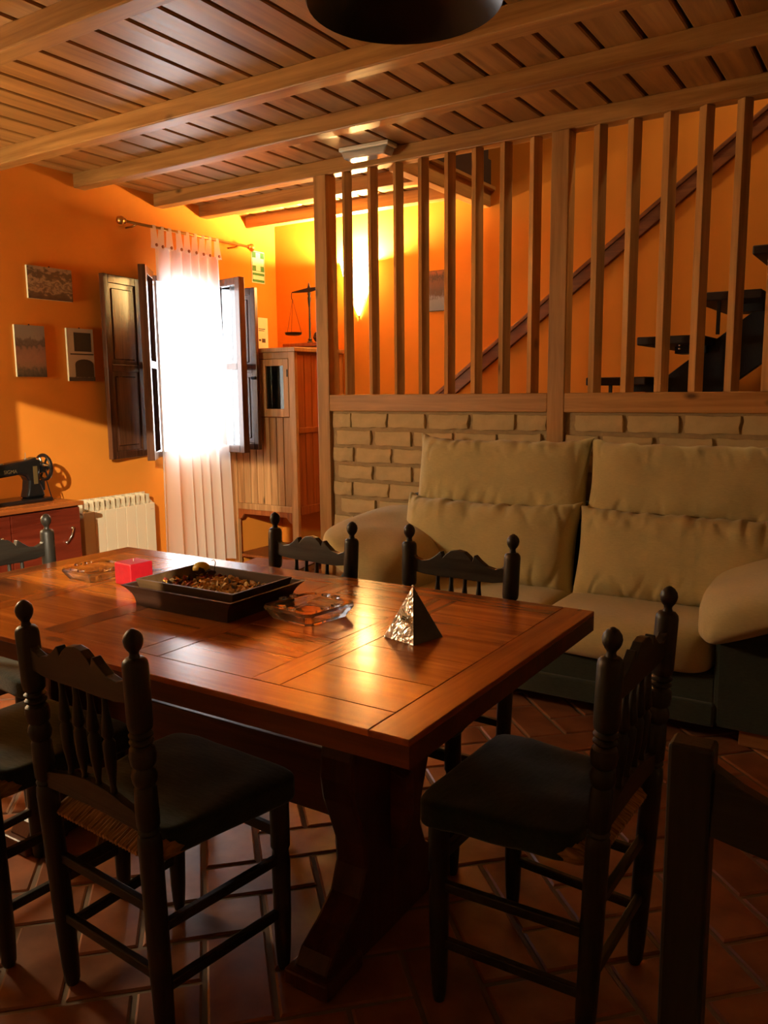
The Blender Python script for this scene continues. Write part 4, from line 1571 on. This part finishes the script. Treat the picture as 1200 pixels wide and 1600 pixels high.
def mat_picture(name, kind):
    m, nt, b = newmat(name)
    tc = nt.nodes.new('ShaderNodeTexCoord')
    se = nt.nodes.new('ShaderNodeSeparateXYZ')
    link(nt, tc.outputs['Generated'], se.inputs[0])
    n = nt.nodes.new('ShaderNodeTexNoise')
    n.inputs['Scale'].default_value = 7 if kind == 'trees' else 9
    n.inputs['Detail'].default_value = 4
    link(nt, tc.outputs['Generated'], n.inputs['Vector'])
    ma = nt.nodes.new('ShaderNodeMath')
    ma.operation = 'MULTIPLY_ADD'
    ma.inputs[1].default_value = {'trees': 0.9, 'town': 0.35, 'house': 0.05, 'portrait': 0.5}[kind]
    link(nt, n.outputs['Fac'], ma.inputs[0])
    link(nt, se.outputs['Z'], ma.inputs[2])
    sb = nt.nodes.new('ShaderNodeMath')
    sb.operation = 'SUBTRACT'
    sb.inputs[1].default_value = ma.inputs[1].default_value * 0.5
    link(nt, ma.outputs[0], sb.inputs[0])
    cr = nt.nodes.new('ShaderNodeValToRGB')
    cr.color_ramp.interpolation = 'LINEAR'
    stops = {
        'trees': [(0.0, (0.06, 0.03, 0.02)), (0.2, (0.10, 0.06, 0.035)), (0.3, (0.36, 0.24, 0.15)), (0.42, (0.12, 0.07, 0.04)), (0.55, (0.36, 0.26, 0.17)), (0.68, (0.09, 0.06, 0.035)), (0.82, (0.07, 0.05, 0.03)), (0.95, (0.30, 0.22, 0.16))],
        'town': [(0.0, (0.05, 0.04, 0.035)), (0.12, (0.10, 0.08, 0.06)), (0.2, (0.25, 0.14, 0.09)), (0.35, (0.30, 0.15, 0.10)), (0.55, (0.22, 0.12, 0.09)), (0.62, (0.08, 0.06, 0.05)), (0.72, (0.12, 0.09, 0.08)), (0.76, (0.22, 0.19, 0.17))],
        'house': [(0.0, (0.05, 0.04, 0.03)), (0.07, (0.05, 0.04, 0.03)), (0.09, (0.42, 0.33, 0.22)), (1.0, (0.46, 0.37, 0.26))],
        'portrait': [(0.0, (0.14, 0.16, 0.24)), (0.3, (0.16, 0.18, 0.26)), (0.42, (0.06, 0.03, 0.02)), (0.7, (0.10, 0.035, 0.02)), (0.85, (0.03, 0.015, 0.01)), (1.0, (0.20, 0.06, 0.02))],
    }[kind]
    el = cr.color_ramp.elements
    while len(el) < len(stops):
        el.new(0.5)
    for e, (p, c) in zip(el, stops):
        e.position = p
        e.color = (*c, 1)
    link(nt, sb.outputs[0], cr.inputs[0])
    link(nt, cr.outputs[0], b.inputs['Base Color'])
    b.inputs['Roughness'].default_value = 0.45
    return m


GP = 'small photo panels on the orange wall'


def wall_picture(name, y0, y1, z0, z1, kind, label, roll=0.0, group=GP):
    r = empty(name, (XL, (y0 + y1) / 2, (z0 + z1) / 2), label=label, cat='picture', group=group)
    r.rotation_euler = (roll, 0, 0)
    hy, hz = (y1 - y0) / 2, (z1 - z0) / 2
    MB().box(0.001, 0.015, -hy, hy, -hz, hz).build('panel', 'paper', r, 0.001)
    MAT['pic_' + kind] = mat_picture('photo ' + kind, kind)
    MB().box(0.0152, 0.0165, -hy, hy, -hz, hz).build('photo_print', 'pic_' + kind, r)
    MB().ball((0.012, 0, hz + 0.002), 0.005, 8, 5).build('nail', 'iron', r)
    return r, hy, hz


wall_picture('wall_photo', 2.888, 3.178, 1.835, 2.015, 'trees', 'wide brownish village photo panel hanging highest on the left wall', rad(0))
wall_picture('wall_photo', 2.785, 2.972, 1.40, 1.685, 'town', 'upright photo panel of a reddish town under grey sky')
r, hy, hz = wall_picture('wall_photo', 3.118, 3.302, 1.378, 1.685, 'house', 'upright photo panel of a pale house with dark archway beside shutter')
pm = MB()
pm.prism([(-0.045, 0.02), (0.075, 0.02), (0.075, 0.13), (-0.045, 0.13)], 'x', 0.0165, 0.0172)
pm.prism([(-0.075, 0.0), (0.088, 0.0), (0.088, 0.008), (-0.075, 0.008)], 'x', 0.0165, 0.0172)
arch = [(-0.045, -0.13)] + [(0.02 + 0.065 * cos(t_), -0.055 + 0.03 * sin(t_)) for t_ in [pi - i * pi / 10 for i in range(11)]] + [(0.085, -0.13)]
pm.prism(arch, 'x', 0.0165, 0.0172)
pm.build('printed_openings', 'ink', r)
# photo on the far wall behind the screen
r = empty('wall_photo', (-2.79, YF, 1.972), label='small dark photo hanging on the far wall beside the sconce', cat='picture')
MB().box(-0.072, 0.072, -0.014, -0.001, -0.135, 0.135).build('panel', 'ink', r, 0.001)
MAT['pic_portrait'] = mat_picture('photo portrait', 'portrait')
MB().box(-0.068, 0.068, -0.0155, -0.0142, -0.131, 0.131).build('photo_print', 'pic_portrait', r)

# first aid sign
fs_ = empty('first_aid_sign', (XL, 4.835, 2.226), label='green first aid sign with a white cross by the corner', cat='sign')
MB().box(0.001, 0.006, -0.072, 0.072, -0.115, 0.115).build('plate', 'white', fs_, 0.001)
g = MB()
gy, gz = 0.066, (-0.030, 0.108)
for (a, c, d, e_) in ((-0.066, -0.026, 0.066, 0.108), (0.026, 0.066, 0.066, 0.108), (-0.066, -0.026, -0.030, 0.010), (0.026, 0.066, -0.030, 0.010),
                      (-0.066, 0.066, 0.105, 0.108), (-0.066, 0.066, -0.030, -0.027), (-0.066, -0.063, -0.03, 0.108), (0.063, 0.066, -0.03, 0.108)):
    g.box(0.006, 0.0072, a, c, d, e_)
g.build('green_field', 'green', fs_)
g = MB()
for (a, c, d, e_) in ((-0.066, 0.066, -0.060, -0.042), (-0.066, 0.066, -0.108, -0.090), (-0.066, -0.063, -0.108, -0.042), (0.063, 0.066, -0.108, -0.042)):
    g.box(0.006, 0.0072, a, c, d, e_)
g.build('green_caption', 'green', fs_)
# notice below the sign
nt_ = empty('wall_notice', (XL, 4.865, 1.745), label='pale paper notice below the first aid sign', cat='notice')
MB().box(0.001, 0.003, -0.062, 0.062, -0.135, 0.115).build('sheet', 'paper', nt_)
g = MB()
g.box(0.003, 0.0035, -0.045, 0.03, 0.028, 0.034).box(0.003, 0.0035, -0.045, 0.02, 0.016, 0.021).box(0.003, 0.0035, -0.01, 0.03, -0.07, -0.04).box(0.003, 0.0035, -0.045, -0.02, -0.06, -0.045)
g.build('print', 'ink', nt_)
MB().box(0.001, 0.003, -0.005, 0.03, 0.0, 0.17).build('strip', 'white', empty('wall_thermometer', (XL, 4.765, 1.90), label='slim pale strip on the wall beside the narrow shutter', cat='notice'))

# ================================================================== THINGS ON THE TABLE
# dark tray with a nested inner tray
tr = empty('wooden_tray', (-1.578, 1.590, TZ), label='dark rectangular wooden tray with flared rim full of potpourri', cat='tray')


def frustum(b, hx0, hy0, z0, hx1, hy1, z1, t0, t1, steps=6, pw=1.0):
    """open tray wall: outer profile flaring from (hx0, hy0) to (hx1, hy1), with thickness"""
    rings = []
    for i in range(steps + 1):
        t = i / steps
        q = t ** pw
        rings.append((hx0 + (hx1 - hx0) * q, hy0 + (hy1 - hy0) * q, z0 + (z1 - z0) * t))
    inner = [(a - t1, c - t1, z) for a, c, z in rings[::-1]]
    inner[-1] = (rings[0][0] - t0, rings[0][1] - t0, z0 + 0.006)
    allr = rings + inner
    vs, fs = [], []
    for a, c, z in allr:
        vs += [(-a, -c, z), (a, -c, z), (a, c, z), (-a, c, z)]
    for i in range(len(allr) - 1):
        for k in range(4):
            fs.append((i * 4 + k, i * 4 + (k + 1) % 4, (i + 1) * 4 + (k + 1) % 4, (i + 1) * 4 + k))
    fs.append((3, 2, 1, 0))
    e = (len(allr) - 1) * 4
    fs.append((e, e + 1, e + 2, e + 3))
    b.add(vs, fs)
    return b


b = frustum(MB(), 0.170, 0.130, 0.0, 0.170, 0.130, 0.022, 0.008, 0.008, 2)
frustum(MB(), 0.168, 0.128, 0.0, 0.202, 0.150, 0.058, 0.010, 0.010, 10, 2.6).build('outer_tray', 'tray', tr, 0.002)
frustum(MB(), 0.160, 0.105, 0.012, 0.179, 0.117, 0.071, 0.008, 0.008, 4, 1.0).build('inner_tray', ['tray_in'], tr, 0.0015)
# potpourri
pp_ = MB()
rnd = random.Random(3)
cols = ['pot_a', 'pot_b', 'pot_c', 'pot_d', 'pot_e']  # petal colours lightened in place of the beam's light on the heap
MAT['pot_a'] = plain('dried petals pale', (0.80, 0.56, 0.25), 0.8, var=0.3, scale=60)
MAT['pot_b'] = plain('dried petals tan', (0.62, 0.38, 0.16), 0.8, var=0.3, scale=60)
MAT['pot_c'] = plain('dried petals red', (0.26, 0.035, 0.018), 0.8, var=0.3, scale=60)
MAT['pot_d'] = plain('dried petals dark', (0.045, 0.018, 0.010), 0.8, var=0.3, scale=60)
MAT['pot_e'] = plain('dried petals orange', (0.72, 0.36, 0.07), 0.8, var=0.3, scale=60)


def chip(b, c, s, mi):
    q = Matrix.Rotation(rnd.uniform(0, 6.28), 3, 'Z') @ Matrix.Rotation(rnd.uniform(-0.9, 0.9), 3, 'X') @ Matrix.Rotation(rnd.uniform(-0.9, 0.9), 3, 'Y')
    n = 7
    vs = []
    for k in range(n):
        a = 2 * pi * k / n
        r_ = s * rnd.uniform(0.7, 1.15)
        vs.append(Vector(c) + q @ Vector((r_ * cos(a), r_ * 0.7 * sin(a), s * 0.25 * cos(2 * a))))
    vs.append(Vector(c) + q @ Vector((0, 0, s * rnd.uniform(0.25, 0.5))))
    vs.append(Vector(c) + q @ Vector((0, 0, -s * 0.12)))
    fs = [(k, (k + 1) % n, n) for k in range(n)] + [((k + 1) % n, k, n + 1) for k in range(n)]
    b.add(vs, fs, mi)


for k in range(420):
    x, y = rnd.uniform(-0.150, 0.150), rnd.uniform(-0.098, 0.085)
    hgt = 0.044 + 0.026 * max(0, 1 - abs(x - 0.04) / 0.12) * max(0, 1 - abs(y + 0.01) / 0.11)
    z = rnd.uniform(0.022, hgt + 0.012)
    if x > -0.02:
        mi = rnd.choice([0, 0, 0, 1, 4])
    elif x > -0.09:
        mi = rnd.choice([0, 1, 4, 2, 4])
    else:
        mi = rnd.choice([2, 2, 1, 3, 4])
    chip(pp_, (x, y, z), rnd.uniform(0.007, 0.015), mi)
o = pp_.build('potpourri', cols)
o.location = (-1.578, 1.590, TZ)
tag(o, 'heap of dried petals and wood shavings in the dark tray', 'potpourri', kind='stuff')
lm = empty('dried_lemon', (-1.690, 1.655, TZ + 0.072), label='yellow dried lemon lying in the back corner of the tray', cat='fruit')
MB().ball((0, 0, 0), (0.026, 0.024, 0.020), 16, 10).build('fruit', 'yellow', lm, smooth=True)
sd_ = empty('dark_seed_pod', (-1.655, 1.630, TZ + 0.070), rad(20), label='dark brown curled seed pod leaning on the lemon', cat='seed pod')
b = MB()
chips = Random = None
rnd = random.Random(11)
for k in range(4):
    chip(b, (-0.02 + 0.014 * k, rnd.uniform(-0.004, 0.004), 0.002 * (k % 2)), 0.016, 0)
b.build('husk', 'pot_d', sd_)
MB().tube([(0.03, 0, 0.0), (0.036, 0.0, 0.03), (0.03, 0.004, 0.036), (0.024, 0.0, 0.034)], 0.0012, 6).build('stalk', 'pot_d', sd_)


# glass ashtrays
def ashtray(loc, rz, s, label):
    r = empty('glass_ashtray', loc, rz, label, 'ashtray', 'square glass ashtrays on the table')
    hb, ht, H = 0.070 * s, 0.088 * s, 0.036 * s

    def ring(h, z, ch):
        return [(-h + ch, -h, z), (h - ch, -h, z), (h, -h + ch, z), (h, h - ch, z), (h - ch, h, z), (-h + ch, h, z), (-h, h - ch, z), (-h, -h + ch, z)]
    rings = [ring(hb, 0, 0.012), ring(ht, H * 0.8, 0.014), ring(ht * 0.98, H, 0.014), ring(ht * 0.78, H, 0.012), ring(hb * 0.78, H * 0.30, 0.012)]
    vs = [p for q in rings for p in q]
    # cigarette rests: notches in the middle of two rims
    fs = []
    for i in range(4):
        for k in range(8):
            fs.append((i * 8 + k, i * 8 + (k + 1) % 8, (i + 1) * 8 + (k + 1) % 8, (i + 1) * 8 + k))
    fs.append(tuple(range(8))[::-1])
    fs.append(tuple(32 + k for k in range(8)))
    MB().add(vs, fs).build('bowl', 'glass', r, 0.0015)
    for k, (a, c) in enumerate(((0, -1), (0, 1), (1, 0), (-1, 0))):
        px_, py_ = a * ht * 0.88, c * ht * 0.88
        n = MB()
        for sgn in (-1, 1):
            ox, oy = (sgn * 0.018 if a == 0 else 0), (sgn * 0.018 if c == 0 else 0)
            n.obox((px_ + ox, py_ + oy, H + 0.0035), (0.020 if a == 0 else 0.014, 0.020 if c == 0 else 0.014, 0.006))
        n.build('cigarette_rest', 'glass', r, 0.001)
    return r


ashtray((-1.268, 1.612, TZ + 0.0005), rad(-9), 1.0, 'square clear glass ashtray between the tray and the foil pyramid')
ashtray((-2.125, 1.635, TZ + 0.0005), rad(-2), 0.92, 'square clear glass ashtray beside the red candle')

# candle
cn = empty('red_candle', (-1.962, 1.641, TZ), rad(-6), label='cube-shaped red candle behind the dark tray', cat='candle')
MB().box(-0.041, 0.041, -0.040, 0.040, 0.0, 0.068).build('wax', 'wax', cn, 0.004, seg=3)
MB().tube([(0, 0, 0.067), (0.001, 0, 0.076)], 0.0012, 6).build('wick', 'wick', cn)

# foil pyramid
fp = empty('foil_pyramid', (-0.952, 1.600, TZ), rad(-14), label='silver foil pyramid sachet with a small tag on the table', cat='sachet')
hb, H = 0.049, 0.122
n = 10


def pyr_face(sgn_a, mat, name, seed, amp):
    b = MB()
    vs, fs, rows = [], [], []
    for j in range(n + 1):
        t = j / n
        row = []
        for i in range(n + 1 - j):
            m = n - j
            u = (2 * i / m - 1) if m else 0
            h = hb * (1 - t)
            p = Vector((u * h, -h, t * H))
            if 0 < i < m and 0 < j:
                w_ = noise.noise(Vector((u * h * 40 + seed, t * 5, seed)))
                p += Vector((0, -1, 0.4)) * (amp * w_)
            p = Matrix.Rotation(sgn_a, 3, 'Z') @ p
            row.append(len(vs))
            vs.append(p)
        rows.append(row)
    for j in range(n):
        a, c = rows[j], rows[j + 1]
        for i in range(len(c)):
            fs.append((a[i], a[i + 1], c[i]))
            if i + 1 < len(c):
                fs.append((a[i + 1], c[i + 1], c[i]))
    b.add(vs, fs)
    return b.build(name, mat, fp, smooth=True)


pyr_face(0, 'foil', 'foil_side', 1, 0.004)
pyr_face(pi / 2, 'foil_dull', 'film_side', 2, 0.002)
pyr_face(pi, 'foil', 'foil_side', 3, 0.004)
pyr_face(-pi / 2, 'foil', 'foil_side', 4, 0.004)
MB().box(-hb, hb, -hb, hb, 0.0002, 0.001).build('base', 'foil_dull', fp)
MB().ball((0, 0, H), 0.003, 8, 6).build('tip', 'foil', fp)
slope = math.atan2(hb, H)
mt_ = Matrix.Translation((0.004, -hb * 0.56 - 0.006, H * 0.44)) @ Matrix.Rotation(-slope, 4, 'X')
tg = MB().box(-0.0085, 0.0085, -0.0008, 0.0008, -0.0095, 0.0095).build('tag', 'paper', fp, 0.0003)
tg.matrix_local = mt_ @ Matrix.Rotation(rad(8), 4, 'Y')
MB().box(-0.006, 0.006, -0.0012, -0.0007, 0.0, 0.003).box(-0.006, 0.006, -0.0011, -0.0007, -0.006, -0.001).build('tag_print', 'ink', tg)
b = MB()
rr_ = random.Random(5)
for k in range(16):
    t = 0.1 + 0.35 * rr_.random()
    h = hb * (1 - t)
    b.ball((h - 0.001, -h + 0.004 * rr_.uniform(-1, 1), t * H), 0.0011, 6, 4)
b.build('glitter', 'chrome', fp)

# ================================================================== CEILING LAMPS
pn = empty('pendant_lamp', (-0.950, 1.575, 2.095), label='wide black metal pendant lampshade hanging over the table', cat='lamp')
b = MB()
n = 48
pr = [(0.232, 0.0), (0.235, 0.004), (0.222, 0.016), (0.16, 0.060), (0.09, 0.105), (0.05, 0.135), (0.040, 0.16), (0.036, 0.16), (0.045, 0.132), (0.085, 0.100), (0.155, 0.055), (0.218, 0.012), (0.229, 0.002)]
vs, fs = [], []
for r_, z in pr:
    r_ *= 0.875 if r_ > 0.06 else 1
    for k in range(n):
        a = 2 * pi * k / n
        vs.append((r_ * cos(a), r_ * sin(a), z))
for i in range(len(pr)):
    i2 = (i + 1) % len(pr)
    for k in range(n):
        fs.append((i * n + k, i * n + (k + 1) % n, i2 * n + (k + 1) % n, i2 * n + k))
b.add(vs, fs)
MAT['shade_black'] = plain('dull black lampshade', (0.012, 0.012, 0.008), 0.35, 0.2)
b.build('shade', 'shade_black', pn, smooth='auto')
MB().lathe([(0.10, 0.022), (0.19, 0.022), (0.20, 0.012)], (0, 0, 0), 14).build('holder', 'rubber', pn, smooth='auto')
MB().lathe([(0.035, 0.006), (0.037, 0.014), (0.045, 0.024), (0.06, 0.029), (0.075, 0.026), (0.10, 0.014)], (0, 0, 0), 16).build('bulb', 'glass_bulb' if 'glass_bulb' in MAT else 'white', pn, smooth=True)
MB().tube([(0, 0, 0.20), (0, 0, ZC - 2.095)], 0.005, 8).build('cord', 'rubber', pn)
MB().lathe([(ZC - 2.095 - 0.03, 0.03), (ZC - 2.095, 0.045)], (0, 0, 0), 16).build('ceiling_rose', 'shade_black', pn, smooth='auto')

el = empty('emergency_light', (-2.50, 3.762, ZC), rad(3), label='clear plastic emergency light on the ceiling above the screen', cat='lamp')
MB().box(-0.15, 0.15, -0.05, 0.05, -0.022, 0).build('base', 'white', el, 0.006)
MAT['diff'] = plain('clear ribbed plastic', (0.85, 0.83, 0.78), 0.18, trans=0.55, ior=1.45)
d = MB()
d.prism([(-0.142, -0.022), (0.142, -0.022), (0.122, -0.062), (-0.122, -0.062)], 'y', -0.045, 0.045)
d.build('diffuser', 'diff', el, 0.010, seg=3)
MB().tube([(-0.10, 0, -0.035), (0.10, 0, -0.035)], 0.008, 8).build('tube', 'white', el, smooth=True)
